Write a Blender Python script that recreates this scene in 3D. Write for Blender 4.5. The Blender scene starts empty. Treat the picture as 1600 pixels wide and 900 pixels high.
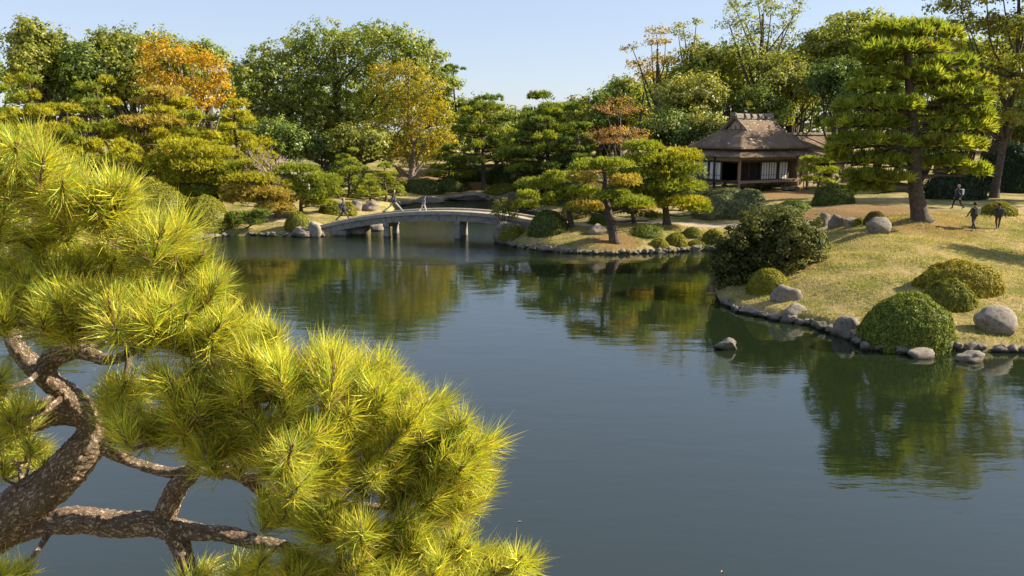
import bpy, math, random
import numpy as np
from mathutils import Vector, Matrix, noise as mnoise

# ------------------------------------------------------------------ camera, sky, sun
SC = bpy.context.scene
COL = SC.collection
FPX, CX, CY = 1256.0, 800.0, 450.0          # focal length and centre in photo pixels
CAMH, PITCH = 7.8, math.atan(245.0 / 1256.0)
cam_d = bpy.data.cameras.new('camera')
cam_d.sensor_width = 36.0
cam_d.lens = 36.0 * FPX / 1600.0
cam_d.clip_start, cam_d.clip_end = 0.05, 6000.0
cam = bpy.data.objects.new('camera', cam_d)
COL.objects.link(cam)
cam.location = (0, 0, CAMH)
cam.rotation_euler = (math.pi / 2 - PITCH, 0, 0)
SC.camera = cam

SUN_EL, SUN_BACK = math.radians(31), math.radians(-7)   # from the right, a little beyond the camera's side
SUN_DIR = Vector((math.cos(SUN_EL) * math.cos(SUN_BACK), -math.cos(SUN_EL) * math.sin(SUN_BACK), math.sin(SUN_EL)))
wd = bpy.data.worlds.new('World')
SC.world = wd
wd.use_nodes = True
wn = wd.node_tree
wn.nodes.clear()
sky = wn.nodes.new('ShaderNodeTexSky')
sky.sky_type = 'NISHITA'
sky.sun_disc = False
sky.sun_elevation = SUN_EL
sky.sun_rotation = math.pi / 2 + SUN_BACK
sky.air_density, sky.dust_density, sky.ozone_density = 1.0, 0.4, 1.4
sky.altitude = 0
bg = wn.nodes.new('ShaderNodeBackground')
bg.inputs[1].default_value = 0.077
wo = wn.nodes.new('ShaderNodeOutputWorld')
thin = wn.nodes.new('ShaderNodeMix')          # thin even veil over the whole sky
thin.data_type = 'RGBA'
thin.inputs[0].default_value = 0.62
thin.inputs[7].default_value = (2.75, 3.15, 4.3, 1)
wn.links.new(sky.outputs[0], thin.inputs[6])
wn.links.new(thin.outputs[2], bg.inputs[0])
wn.links.new(bg.outputs[0], wo.inputs[0])
sd = bpy.data.lights.new('sun', 'SUN')
sd.energy, sd.angle, sd.color = 4.9, math.radians(0.55), (1.0, 0.87, 0.66)
so = bpy.data.objects.new('sun', sd)
so.rotation_euler = SUN_DIR.to_track_quat('Z', 'Y').to_euler()
so.location = SUN_DIR * 60
COL.objects.link(so)
SC.view_settings.view_transform = 'Standard'
SC.view_settings.look = 'None'
SC.view_settings.gamma = 1.0
SC.view_settings.exposure = 1.36
SC.view_settings.use_curve_mapping = False
try:
    SC.cycles.max_bounces = 8
    SC.cycles.transparent_max_bounces = 8
    SC.cycles.caustics_reflective = False
    SC.cycles.caustics_refractive = False
except Exception:
    pass

# ------------------------------------------------------------------ helpers
CP, SP = math.cos(PITCH), math.sin(PITCH)
def ray(px, py):
    a, b = (px - CX) / FPX, -(py - CY) / FPX
    return np.array((a, CP + b * SP, -SP + b * CP))
CAMP = np.array((0, 0, CAMH))
def P(px, py, D):                     # the point of a pixel's ray at world depth D
    d = ray(px, py)
    return CAMP + d * (D / d[1])
def W(px, py, z=0.0):                 # the point of a pixel's ray on a level plane
    d = ray(px, py)
    return CAMP + d * ((z - CAMH) / d[2])
def mpp(D):                           # metres for one photo pixel at that depth
    return D / (FPX * CP)

def obj(name, me, mat=None, parent=None, loc=None):
    o = bpy.data.objects.new(name, me)
    COL.objects.link(o)
    if mat is not None and me is not None:
        for m in (mat if isinstance(mat, (list, tuple)) else [mat]):
            me.materials.append(m)
    if parent is not None:
        o.parent = parent
    if loc is not None:
        o.location = loc
    return o
def tag(o, label=None, cat=None, group=None, kind=None):
    if label: o['label'] = label
    if cat: o['category'] = cat
    if group: o['group'] = group
    if kind: o['kind'] = kind
    return o
def thing(name, label, cat, loc=(0, 0, 0), rotz=0.0, group=None):
    o = bpy.data.objects.new(name, None)
    o.empty_display_size = 0.3
    COL.objects.link(o)
    o.location = tuple(float(v) for v in loc)
    o.rotation_euler = (0, 0, rotz)
    return tag(o, label, cat, group)

def np_mesh(name, V, F, cols=None, smooth=False):
    V = np.asarray(V, dtype=np.float32)
    F = np.asarray(F, dtype=np.int32)
    k = F.shape[1]
    me = bpy.data.meshes.new(name)
    me.vertices.add(len(V)); me.vertices.foreach_set('co', V.ravel())
    me.loops.add(F.size); me.loops.foreach_set('vertex_index', F.ravel())
    me.polygons.add(len(F))
    me.polygons.foreach_set('loop_start', np.arange(0, F.size, k, dtype=np.int32))
    try:
        me.polygons.foreach_set('loop_total', np.full(len(F), k, dtype=np.int32))
    except Exception:
        pass
    if smooth:
        me.polygons.foreach_set('use_smooth', np.ones(len(F), dtype=bool))
    if cols is not None:
        at = me.color_attributes.new('col', 'FLOAT_COLOR', 'POINT')
        c4 = np.ones((len(V), 4), dtype=np.float32)
        c4[:, :3] = cols
        at.data.foreach_set('color', c4.ravel())
    me.update(calc_edges=True)
    return me

class MB:                              # collects boxes, bars and tubes for one mesh
    def __init__(s): s.v, s.f = [], []
    def add(s, V, F):
        n = len(s.v)
        s.v += [tuple(map(float, p)) for p in V]
        s.f += [tuple(int(i) + n for i in f) for f in F]
        return s
    def box(s, c, size, rz=0.0, bev=0.0):
        x, y, z = [d / 2 for d in size]
        b = min(bev, x * .45, y * .45, z * .45)
        if b <= 0:
            V = [(-x,-y,-z),(x,-y,-z),(x,y,-z),(-x,y,-z),(-x,-y,z),(x,-y,z),(x,y,z),(-x,y,z)]
            F = [(0,3,2,1),(4,5,6,7),(0,1,5,4),(1,2,6,5),(2,3,7,6),(3,0,4,7)]
        else:
            V, F = [], []
            for zz, ins in ((-z, b), (-z + b, 0), (z - b, 0), (z, b)):
                xi, yi = x - ins, y - ins
                q = b * (0.6 if ins == 0 else 0.3)
                V += [(-xi+q,-yi,zz),(xi-q,-yi,zz),(xi,-yi+q,zz),(xi,yi-q,zz),(xi-q,yi,zz),(-xi+q,yi,zz),(-xi,yi-q,zz),(-xi,-yi+q,zz)]
            for r in range(3):
                for i in range(8):
                    j = (i + 1) % 8
                    F.append((r*8+i, r*8+j, r*8+8+j, r*8+8+i))
            F += [tuple(range(7, -1, -1)), tuple(range(24, 32))]
        cs, sn = math.cos(rz), math.sin(rz)
        return s.add([(c[0]+p[0]*cs-p[1]*sn, c[1]+p[0]*sn+p[1]*cs, c[2]+p[2]) for p in V], F)
    def tube(s, pts, rad, sides=8, cap=True):
        V, F = tube_np(pts, rad, sides)
        n = len(pts)
        F = [tuple(f) for f in F]
        if cap:
            F += [tuple(range(sides - 1, -1, -1)), tuple(range((n - 1) * sides, n * sides))]
        return s.add(V, F)
    def build(s, name, mat, parent=None, smooth=False, loc=None):
        me = bpy.data.meshes.new(name)
        me.from_pydata(s.v, [], s.f)
        if smooth:
            me.polygons.foreach_set('use_smooth', np.ones(len(me.polygons), dtype=bool))
        me.update()
        return obj(name, me, mat, parent, loc)

def tube_np(pts, rad, sides=8):
    pts = np.asarray(pts, dtype=float)
    n = len(pts)
    rad = np.broadcast_to(np.asarray(rad, dtype=float), (n,))
    T = np.gradient(pts, axis=0)
    T /= np.linalg.norm(T, axis=1)[:, None] + 1e-9
    up = np.array((0.0, 0.0, 1.0)) if abs(T[0][2]) < 0.9 else np.array((1.0, 0.0, 0.0))
    u = np.cross(T[0], up); u /= np.linalg.norm(u)
    V = np.zeros((n, sides, 3))
    a = np.arange(sides) * 2 * math.pi / sides
    for i in range(n):
        u = u - T[i] * np.dot(u, T[i]); u /= np.linalg.norm(u) + 1e-9
        w = np.cross(T[i], u)
        V[i] = pts[i] + rad[i] * (np.cos(a)[:, None] * u + np.sin(a)[:, None] * w)
    F = []
    for i in range(n - 1):
        for j in range(sides):
            k = (j + 1) % sides
            F.append((i*sides+j, i*sides+k, (i+1)*sides+k, (i+1)*sides+j))
    return V.reshape(-1, 3), np.array(F)

def spline(pts, n):
    pts = np.asarray(pts, dtype=float)
    if len(pts) == 2:
        t = np.linspace(0, 1, n)[:, None]
        return pts[0] * (1 - t) + pts[1] * t
    ext = np.vstack([2 * pts[0] - pts[1], pts, 2 * pts[-1] - pts[-2]])
    out = []
    m = len(pts) - 1
    for q in np.linspace(0, m, n):
        i = min(int(q), m - 1); t = q - i
        p0, p1, p2, p3 = ext[i], ext[i+1], ext[i+2], ext[i+3]
        out.append(0.5 * ((2*p1) + (-p0+p2)*t + (2*p0-5*p1+4*p2-p3)*t*t + (-p0+3*p1-3*p2+p3)*t**3))
    return np.array(out)

def nrm(v):
    return v / (np.linalg.norm(v, axis=-1, keepdims=True) + 1e-9)
def rdir(rng, n):
    return nrm(rng.normal(size=(n, 3)))

# ------------------------------------------------------------------ materials
def new_mat(name):
    m = bpy.data.materials.new(name)
    m.use_nodes = True
    nt = m.node_tree
    return m, nt, nt.nodes['Principled BSDF']
def nd(nt, typ, **kw):
    n = nt.nodes.new(typ)
    for k, v in kw.items():
        if k in n.inputs.keys():
            n.inputs[k].default_value = v
        else:
            setattr(n, k, v)
    return n
def ramp(nt, stops):
    r = nt.nodes.new('ShaderNodeValToRGB')
    e = r.color_ramp.elements
    while len(e) < len(stops): e.new(0.5)
    for i, (p, c) in enumerate(stops):
        e[i].position = p
        e[i].color = (*c, 1) if len(c) == 3 else c
    return r
def noisy(name, c1, c2, scale=6.0, rough=0.8, bump=0.3, bscale=None, c3=None, bdist=0.02, detail=6, spec=0.3, stretch=None, objrand=0.0):
    m, nt, b = new_mat(name)
    tc = nd(nt, 'ShaderNodeTexCoord')
    src = tc.outputs['Object']
    if stretch:
        mp = nd(nt, 'ShaderNodeMapping'); mp.inputs['Scale'].default_value = stretch
        nt.links.new(src, mp.inputs[0]); src = mp.outputs[0]
    n1 = nd(nt, 'ShaderNodeTexNoise', Scale=scale, Detail=detail, Roughness=0.65)
    nt.links.new(src, n1.inputs['Vector'])
    st = [(0.32, c1), (0.68, c2)] if c3 is None else [(0.3, c1), (0.52, c2), (0.72, c3)]
    r = ramp(nt, st)
    nt.links.new(n1.outputs[0], r.inputs[0])
    out = r.outputs[0]
    if objrand:
        oi = nd(nt, 'ShaderNodeObjectInfo')
        mr = nd(nt, 'ShaderNodeMapRange'); mr.inputs[3].default_value = 1 - objrand; mr.inputs[4].default_value = 1 + objrand
        nt.links.new(oi.outputs['Random'], mr.inputs[0])
        hs = nd(nt, 'ShaderNodeHueSaturation')
        nt.links.new(mr.outputs[0], hs.inputs['Value']); nt.links.new(out, hs.inputs['Color'])
        out = hs.outputs[0]
    nt.links.new(out, b.inputs['Base Color'])
    b.inputs['Roughness'].default_value = rough
    b.inputs['Specular IOR Level'].default_value = spec
    if bump:
        n2 = nd(nt, 'ShaderNodeTexNoise', Scale=bscale or scale * 4, Detail=8.0, Roughness=0.7)
        nt.links.new(src, n2.inputs['Vector'])
        bp = nd(nt, 'ShaderNodeBump', Strength=bump, Distance=bdist)
        nt.links.new(n2.outputs[0], bp.inputs['Height'])
        nt.links.new(bp.outputs[0], b.inputs['Normal'])
    return m
def leaf_mat(name, trans=0.35, gloss=0.05, rough=0.45, objrand=0.0, tint=(1.25, 1.2, 0.5)):
    m, nt, b = new_mat(name)
    nt.nodes.remove(b)
    out = nt.nodes['Material Output']
    at = nd(nt, 'ShaderNodeAttribute', attribute_name='col')
    c = at.outputs['Color']
    if objrand:
        oi = nd(nt, 'ShaderNodeObjectInfo')
        mr = nd(nt, 'ShaderNodeMapRange'); mr.inputs[3].default_value = 1 - objrand; mr.inputs[4].default_value = 1 + objrand
        nt.links.new(oi.outputs['Random'], mr.inputs[0])
        hs = nd(nt, 'ShaderNodeHueSaturation')
        nt.links.new(mr.outputs[0], hs.inputs['Value']); nt.links.new(c, hs.inputs['Color'])
        c = hs.outputs[0]
    d = nd(nt, 'ShaderNodeBsdfDiffuse')
    t = nd(nt, 'ShaderNodeBsdfTranslucent')
    g = nd(nt, 'ShaderNodeBsdfGlossy', Roughness=rough)
    mt = nd(nt, 'ShaderNodeMix', data_type='RGBA', blend_type='MULTIPLY')
    mt.inputs[0].default_value = 1.0
    mt.inputs[7].default_value = (*tint, 1)
    nt.links.new(c, mt.inputs[6])
    nt.links.new(c, d.inputs[0]); nt.links.new(mt.outputs[2], t.inputs[0])
    m1 = nd(nt, 'ShaderNodeMixShader'); m1.inputs[0].default_value = trans
    nt.links.new(d.outputs[0], m1.inputs[1]); nt.links.new(t.outputs[0], m1.inputs[2])
    m2 = nd(nt, 'ShaderNodeMixShader'); m2.inputs[0].default_value = gloss
    nt.links.new(m1.outputs[0], m2.inputs[1]); nt.links.new(g.outputs[0], m2.inputs[2])
    nt.links.new(m2.outputs[0], out.inputs['Surface'])
    return m

M = {}
M['leaf'] = leaf_mat('broad_leaf', 0.45, 0.03)
M['pine'] = leaf_mat('pine_foliage', 0.45, 0.01)
M['needle'] = leaf_mat('pine_needle', 0.40, 0.025, 0.5, objrand=0.16, tint=(1.15, 1.1, 0.5))
M['clipped'] = leaf_mat('clipped_leaf', 0.25, 0.012)
M['grassblade'] = leaf_mat('grass_blade', 0.30, 0.0)
M['bark'] = noisy('bark', (0.045, 0.034, 0.026), (0.13, 0.10, 0.075), 5, 0.9, 0.8, 14, bdist=0.05)
M['palebark'] = noisy('pale_bark', (0.16, 0.13, 0.11), (0.34, 0.29, 0.25), 5, 0.9, 0.5, 14, bdist=0.03)
M['stone'] = noisy('granite', (0.05, 0.046, 0.038), (0.20, 0.18, 0.145), 4.5, 0.88, 0.9, 9, c3=(0.125, 0.11, 0.09), bdist=0.05, objrand=0.22)
M['palestone'] = noisy('pale_granite', (0.10, 0.085, 0.068), (0.27, 0.235, 0.19), 4, 0.88, 0.9, 10, c3=(0.20, 0.17, 0.135), bdist=0.04, objrand=0.12)
M['bridge_stone'] = noisy('bridge_stone', (0.13, 0.125, 0.11), (0.30, 0.285, 0.25), 3.2, 0.85, 0.5, 12, bdist=0.02)
M['curb_stone'] = noisy('curb_stone', (0.22, 0.20, 0.165), (0.42, 0.385, 0.32), 3, 0.85, 0.4, 12, bdist=0.02)
M['gravel'] = noisy('gravel', (0.27, 0.22, 0.15), (0.46, 0.39, 0.28), 9, 0.95, 0.5, 40, bdist=0.01)
M['wood'] = noisy('old_wood', (0.035, 0.024, 0.017), (0.10, 0.07, 0.05), 5, 0.75, 0.3, 30, stretch=(1, 1, 0.25))
M['lightwood'] = noisy('light_wood', (0.20, 0.13, 0.085), (0.34, 0.23, 0.15), 5, 0.7, 0.2, 30)
M['plaster'] = noisy('clay_plaster', (0.30, 0.235, 0.16), (0.42, 0.34, 0.24), 4, 0.95, 0.15, 40)
M['paper'] = noisy('shoji_paper', (0.66, 0.64, 0.60), (0.76, 0.74, 0.70), 3, 0.9, 0.0)
M['dark'] = noisy('dark_interior', (0.012, 0.010, 0.008), (0.03, 0.024, 0.018), 4, 0.9, 0.0)  # near-black, puts the shade of the rooms into the colour
M['ridge'] = noisy('weathered_ridge', (0.12, 0.105, 0.085), (0.27, 0.24, 0.20), 4, 0.85, 0.4, 20)

# ------------------------------------------------------------------ terrain
shore_px = [(1640, 550), (1600, 550), (1545, 549), (1490, 547), (1420, 552), (1350, 546), (1335, 533), (1300, 520), (1262, 507), (1215, 501),
            (1178, 492), (1150, 486), (1128, 472), (1118, 452), (1128, 430), (1150, 408), (1135, 396), (1105, 391), (1050, 394), (960, 398), (900, 396), (850, 392), (806, 386), (784, 379)]
water_poly = [(-95, 10.4), (95, 10.4), (95, 29), (45, 28.5)] + [tuple(W(x, y)[:2]) for x, y in shore_px]
water_poly += [(-0.2, 60.0), (0.6, 66), (3.0, 74)] + [tuple(W(x, y)[:2]) for x, y in [(836, 322), (800, 313), (740, 312), (690, 313), (650, 317), (622, 322)]]
water_poly += [(-12.2, 78), (-10.6, 71.0), (-12.0, 66.5), (-13.4, 63.2)] + [tuple(W(x, y)[:2]) for x, y in [(528, 367), (505, 370), (470, 369), (420, 369), (372, 367), (340, 370), (300, 378)]]
water_poly += [(-27, 56), (-33, 49), (-44, 42), (-62, 36), (-95, 33)]
WP = np.array(water_poly, dtype=float)

def sdist(X, Y):                        # distance to the shoreline, positive on land
    sh = X.shape
    x, y = X.ravel(), Y.ravel()
    best = np.full(x.shape, 1e18)
    inside = np.zeros(x.shape, dtype=bool)
    n = len(WP)
    for i in range(n):
        ax, ay = WP[i]; bx, by = WP[(i + 1) % n]
        dx, dy = bx - ax, by - ay
        t = np.clip(((x - ax) * dx + (y - ay) * dy) / (dx*dx + dy*dy + 1e-12), 0, 1)
        d = (x - ax - t*dx)**2 + (y - ay - t*dy)**2
        best = np.minimum(best, d)
        c = ((ay > y) != (by > y)) & (x < (bx - ax) * (y - ay) / (by - ay + 1e-12) + ax)
        inside ^= c
    s = np.sqrt(best)
    return np.where(inside, -s, s).reshape(sh)

ctl = []
for x, y, D in [(1400, 400, 38.2), (1480, 484, 31.0), (1330, 445, 34.4), (1380, 372, 43.0), (1275, 378, 49.5), (1290, 392, 44.5), (1590, 440, 34.5), (1552, 522, 29.3), (1262, 425, 37.5), (1310, 400, 39.5), (1230, 470, 34.2), (1590, 500, 30.2),
                (1438, 343, 48), (1320, 358, 47.5), (1250, 372, 48), (1370, 362, 46.5), (1500, 372, 45.5), (1520, 358, 47), (1590, 350, 49), (1640, 380, 45), (1700, 440, 36), (1495, 327, 55), (1560, 335, 52), (1290, 325, 58), (1400, 318, 58),
                (1160, 301, 72), (1240, 302, 73), (1100, 300, 76), (1300, 303, 72), (1180, 316, 66), (1120, 325, 65), (1130, 352, 58), (1000, 350, 58), (870, 352, 57.5), (840, 352, 57.3),
                (960, 377, 52.8), (1040, 355, 55.5), (880, 348, 56.5), (1060, 383, 53.5), (820, 372, 55.5),
                (700, 285, 103), (760, 288, 101), (640, 288, 101), (560, 300, 88), (850, 300, 92), (950, 315, 72), (570, 330, 72), (590, 318, 76), (480, 347, 63), (400, 350, 63.5), (470, 330, 68), (330, 355, 61.5), (430, 300, 80), (300, 290, 84)]:
    p = P(x, y, D); ctl.append((p[0], p[1], p[2]))
for (x, y) in WP[4:-5:2]:
    ctl.append((x, y, 0.32))
ctl += [(0, 0, 6.1), (-4, 2, 5.2), (5, 1, 5.6), (0, 4, 3.6), (-8, 4, 3.2), (8, 4, 3.3), (0, 7.5, 1.2), (-8, 7.5, 1.1), (8, 7.5, 1.1), (0, 10.4, 0.3), (-14, 10.4, 0.3), (14, 10.4, 0.3), (-30, 0, 3.5), (30, 0, 3.5), (-40, 10.4, 0.3), (40, 10.4, 0.3), (0, -20, 6.3), (-90, 10.4, .4), (90, 10.4, .4),
        (0, 130, 3.0), (-60, 130, 3.5), (60, 130, 4.0), (-50, 90, 2.2), (-45, 65, 1.4), (50, 90, 3.2), (50, 60, 2.5), (60, 40, 1.8), (0, 300, 5), (-250, 300, 5), (250, 300, 5), (-300, 0, 4), (300, 0, 4), (0, -300, 5), (-95, 33, .3), (-60, 36.5, .3), (95, 29, .4), (0, 1500, 6), (1500, 0, 6), (-1500, 0, 6), (0, -1500, 6)]
ctl = np.array(ctl)
_R = np.linalg.norm(ctl[:, None, :2] - ctl[None, :, :2], axis=2)
_A = np.sqrt(_R**2 + 1.5**2)
_w = np.linalg.solve(np.block([[_A - 0.15 * np.eye(len(ctl)), np.ones((len(ctl), 1))], [np.ones((1, len(ctl))), np.zeros((1, 1))]]), np.append(ctl[:, 2], 0))
def sstep(a, b, x):
    t = np.clip((x - a) / (b - a), 0, 1)
    return t * t * (3 - 2 * t)
def height(X, Y):
    X = np.asarray(X, dtype=float); Y = np.asarray(Y, dtype=float)
    sh = X.shape
    x, y = X.ravel(), Y.ravel()
    h = np.full(x.shape, _w[-1])
    for i in range(len(ctl)):
        h += _w[i] * np.sqrt((x - ctl[i, 0])**2 + (y - ctl[i, 1])**2 + 2.25)
    h += 0.05 * np.sin(x * 0.9 + 1.3 * np.sin(y * 0.5)) * np.sin(y * 0.8 + 0.7) + 0.03 * np.sin(x * 2.3 + y * 1.1)
    h = np.clip(h, 0.22, 12)
    s = sdist(x, y)
    k = sstep(-0.75, 0.25, s)
    return (-1.1 * (1 - k) + h * k).reshape(sh)
def hz(x, y):
    return float(height(np.array([x]), np.array([y]))[0])
def G(px, py):                          # where a pixel's ray meets the ground
    d = ray(px, py)
    t = np.concatenate([np.arange(8, 80, 0.08), np.arange(80, 200, 0.3)])
    pts = CAMP + d[None, :] * t[:, None]
    h = np.maximum(height(pts[:, 0], pts[:, 1]), 0.0)
    i = np.argmax(pts[:, 2] < h)
    p = pts[i].copy(); p[2] = h[i]
    return p

def axis_coords(segs):
    out = []
    for a, b, st in segs:
        out += list(np.arange(a, b, st))
    return np.array(out + [segs[-1][1]])
gx = axis_coords([(-1600, -200, 140), (-200, -60, 10), (-60, -20, 1.6), (-20, 32, 0.5), (32, 60, 1.6), (60, 200, 10), (200, 1600, 140)])
gy = axis_coords([(-1500, -60, 120), (-60, 24, 3.0), (24, 62, 0.5), (62, 105, 1.0), (105, 200, 5), (200, 3000, 140)])
GX, GY = np.meshgrid(gx, gy)
GZ = height(GX, GY)
nx, ny = len(gx), len(gy)
V = np.stack([GX.ravel(), GY.ravel(), GZ.ravel()], axis=1)
ii = (np.arange(ny - 1)[:, None] * nx + np.arange(nx - 1)[None, :]).ravel()
F = np.stack([ii, ii + 1, ii + nx + 1, ii + nx], axis=1)
# bare soil patches under the big pine and round the house
soil = np.zeros(len(V))
for (x, y, r) in [(P(1340, 335, 55)[0], 55, 5), (P(1400, 330, 52)[0], 52, 5), (P(1438, 343, 48)[0], 48, 3.5), (P(1200, 305, 74)[0], 72, 6), (P(700, 280, 103)[0], 103, 10), (P(960, 377, 52.8)[0], 52.8, 1.8)]:
    soil = np.maximum(soil, 1 - sstep(r * 0.5, r * 1.2, np.hypot(V[:, 0] - x, V[:, 1] - y)))
gm = np_mesh('ground', V, F, cols=np.stack([soil, soil, soil], axis=1), smooth=True)
m, nt, b = new_mat('grass_ground')
tc = nd(nt, 'ShaderNodeTexCoord')
n1 = nd(nt, 'ShaderNodeTexNoise', Scale=0.55, Detail=8.0, Roughness=0.7)
n2 = nd(nt, 'ShaderNodeTexNoise', Scale=5.0, Detail=8.0, Roughness=0.75)
for n in (n1, n2): nt.links.new(tc.outputs['Object'], n.inputs['Vector'])
r1 = ramp(nt, [(0.38, (0.15, 0.17, 0.040)), (0.48, (0.28, 0.24, 0.09)), (0.62, (0.46, 0.355, 0.18))])
nt.links.new(n1.outputs[0], r1.inputs[0])
r2 = ramp(nt, [(0.3, (0.45, 0.45, 0.42)), (0.62, (1, 1, 1))])
nt.links.new(n2.outputs[0], r2.inputs[0])
mx = nd(nt, 'ShaderNodeMix', data_type='RGBA', blend_type='MULTIPLY'); mx.inputs[0].default_value = 0.8
nt.links.new(r1.outputs[0], mx.inputs[6]); nt.links.new(r2.outputs[0], mx.inputs[7])
at = nd(nt, 'ShaderNodeAttribute', attribute_name='col')
add = nd(nt, 'ShaderNodeMath', operation='MULTIPLY_ADD'); add.inputs[1].default_value = 1.2
nsub = nd(nt, 'ShaderNodeMath', operation='SUBTRACT'); nsub.inputs[1].default_value = 0.55
nt.links.new(n2.outputs[0], nsub.inputs[0]); nt.links.new(at.outputs['Fac'], add.inputs[0]); nt.links.new(nsub.outputs[0], add.inputs[2])
add.use_clamp = True
rs = ramp(nt, [(0.3, (0.17, 0.105, 0.045)), (0.7, (0.29, 0.19, 0.085))])
nt.links.new(n2.outputs[0], rs.inputs[0])
mx2 = nd(nt, 'ShaderNodeMix', data_type='RGBA')
nt.links.new(add.outputs[0], mx2.inputs[0]); nt.links.new(mx.outputs[2], mx2.inputs[6]); nt.links.new(rs.outputs[0], mx2.inputs[7])
nt.links.new(mx2.outputs[2], b.inputs['Base Color'])
b.inputs['Roughness'].default_value = 0.95; b.inputs['Specular IOR Level'].default_value = 0.1
bp = nd(nt, 'ShaderNodeBump', Strength=0.9, Distance=0.10)
nt.links.new(n2.outputs[0], bp.inputs['Height']); nt.links.new(bp.outputs[0], b.inputs['Normal'])
M['ground'] = m
tag(obj('ground', gm, M['ground']), kind='structure')

# water
m, nt, b = new_mat('pond_water')
b.inputs['Base Color'].default_value = (0.010, 0.017, 0.007, 1)
b.inputs['Roughness'].default_value = 0.02
b.inputs['IOR'].default_value = 1.86
b.inputs['Specular IOR Level'].default_value = 0.5
tc = nd(nt, 'ShaderNodeTexCoord')
mp = nd(nt, 'ShaderNodeMapping'); mp.inputs['Scale'].default_value = (0.42, 1.0, 1.0)
nt.links.new(tc.outputs['Object'], mp.inputs[0])
w1 = nd(nt, 'ShaderNodeTexNoise', Scale=1.1, Detail=3.0, Roughness=0.5)
w2 = nd(nt, 'ShaderNodeTexNoise', Scale=5.0, Detail=4.0, Roughness=0.6)
w3 = nd(nt, 'ShaderNodeTexNoise', Scale=0.075, Detail=2.0)
for n in (w1, w2): nt.links.new(mp.outputs[0], n.inputs['Vector'])
nt.links.new(tc.outputs['Object'], w3.inputs['Vector'])
sx_ = nd(nt, 'ShaderNodeSeparateXYZ'); nt.links.new(tc.outputs['Object'], sx_.inputs[0])
wy = nd(nt, 'ShaderNodeMath', operation='MULTIPLY_ADD'); wy.inputs[1].default_value = 14.0
nt.links.new(w3.outputs[0], wy.inputs[0]); nt.links.new(sx_.outputs['Y'], wy.inputs[2])
gy_ = nd(nt, 'ShaderNodeMapRange'); gy_.inputs[1].default_value = 55.5; gy_.inputs[2].default_value = 59.0
nt.links.new(wy.outputs[0], gy_.inputs[0])
gust = ramp(nt, [(0.0, (0.04, 0.04, 0.04)), (1.0, (1, 1, 1))])
nt.links.new(gy_.outputs[0], gust.inputs[0])
mul = nd(nt, 'ShaderNodeMath', operation='MULTIPLY')
nt.links.new(w2.outputs[0], mul.inputs[0]); nt.links.new(gust.outputs[0], mul.inputs[1])
mm = nd(nt, 'ShaderNodeMath', operation='MULTIPLY'); mm.inputs[1].default_value = 4.0
nt.links.new(mul.outputs[0], mm.inputs[0])
sm = nd(nt, 'ShaderNodeMath', operation='ADD')
nt.links.new(w1.outputs[0], sm.inputs[0]); nt.links.new(mm.outputs[0], sm.inputs[1])
bp = nd(nt, 'ShaderNodeBump', Strength=0.5, Distance=0.022)
nt.links.new(sm.outputs[0], bp.inputs['Height']); nt.links.new(bp.outputs[0], b.inputs['Normal'])
M['water'] = m
wm = np_mesh('pond_water', [(-120, -5, 0), (120, -5, 0), (120, 110, 0), (-120, 110, 0)], [(0, 1, 2, 3)])
tag(obj('pond_water', wm, M['water']), kind='structure')

# paths: gravel strips draped on the ground
def path_strip(name, pts, width):
    c = spline([(p[0], p[1], 0) for p in pts], 60)
    T = np.gradient(c, axis=0); T = nrm(T)
    N = np.stack([-T[:, 1], T[:, 0], T[:, 2] * 0], axis=1)
    rows = []
    for k in np.linspace(-0.5, 0.5, 6):
        q = c + N * (k * width * (1 + 0.07 * np.sin(np.arange(60) * 0.8 + k * 3)))[:, None]
        q[:, 2] = height(q[:, 0], q[:, 1]) + (0.03 if abs(k) < .45 else -0.03)
        rows.append(q)
    V = np.stack(rows, axis=1).reshape(-1, 3)
    F = [(i*6+j, i*6+j+1, i*6+j+7, i*6+j+6) for i in range(59) for j in range(5)]
    tag(obj(name, np_mesh(name, V, F[::1], smooth=True), M['gravel']), kind='structure')

# ------------------------------------------------------------------ foliage builders
def mixc(rng, n, c1, c2, jit=0.22):
    t = rng.random((n, 1))
    c = np.array(c1) * (1 - t) + np.array(c2) * t
    return c * (1 + jit * (rng.random((n, 1)) * 2 - 1))
def leaf_quads(rng, C, N, size, aspect=0.6):
    n = len(C)
    t = nrm(np.cross(N, rdir(rng, n)))
    b = np.cross(N, t)
    s = size[:, None] * 0.5
    fold = N * s * 0.35
    V = np.stack([C - t*s, C - b*s*aspect + fold, C + t*s, C + b*s*aspect + fold], axis=1).reshape(-1, 3)
    return V, np.arange(n * 4).reshape(n, 4)

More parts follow.
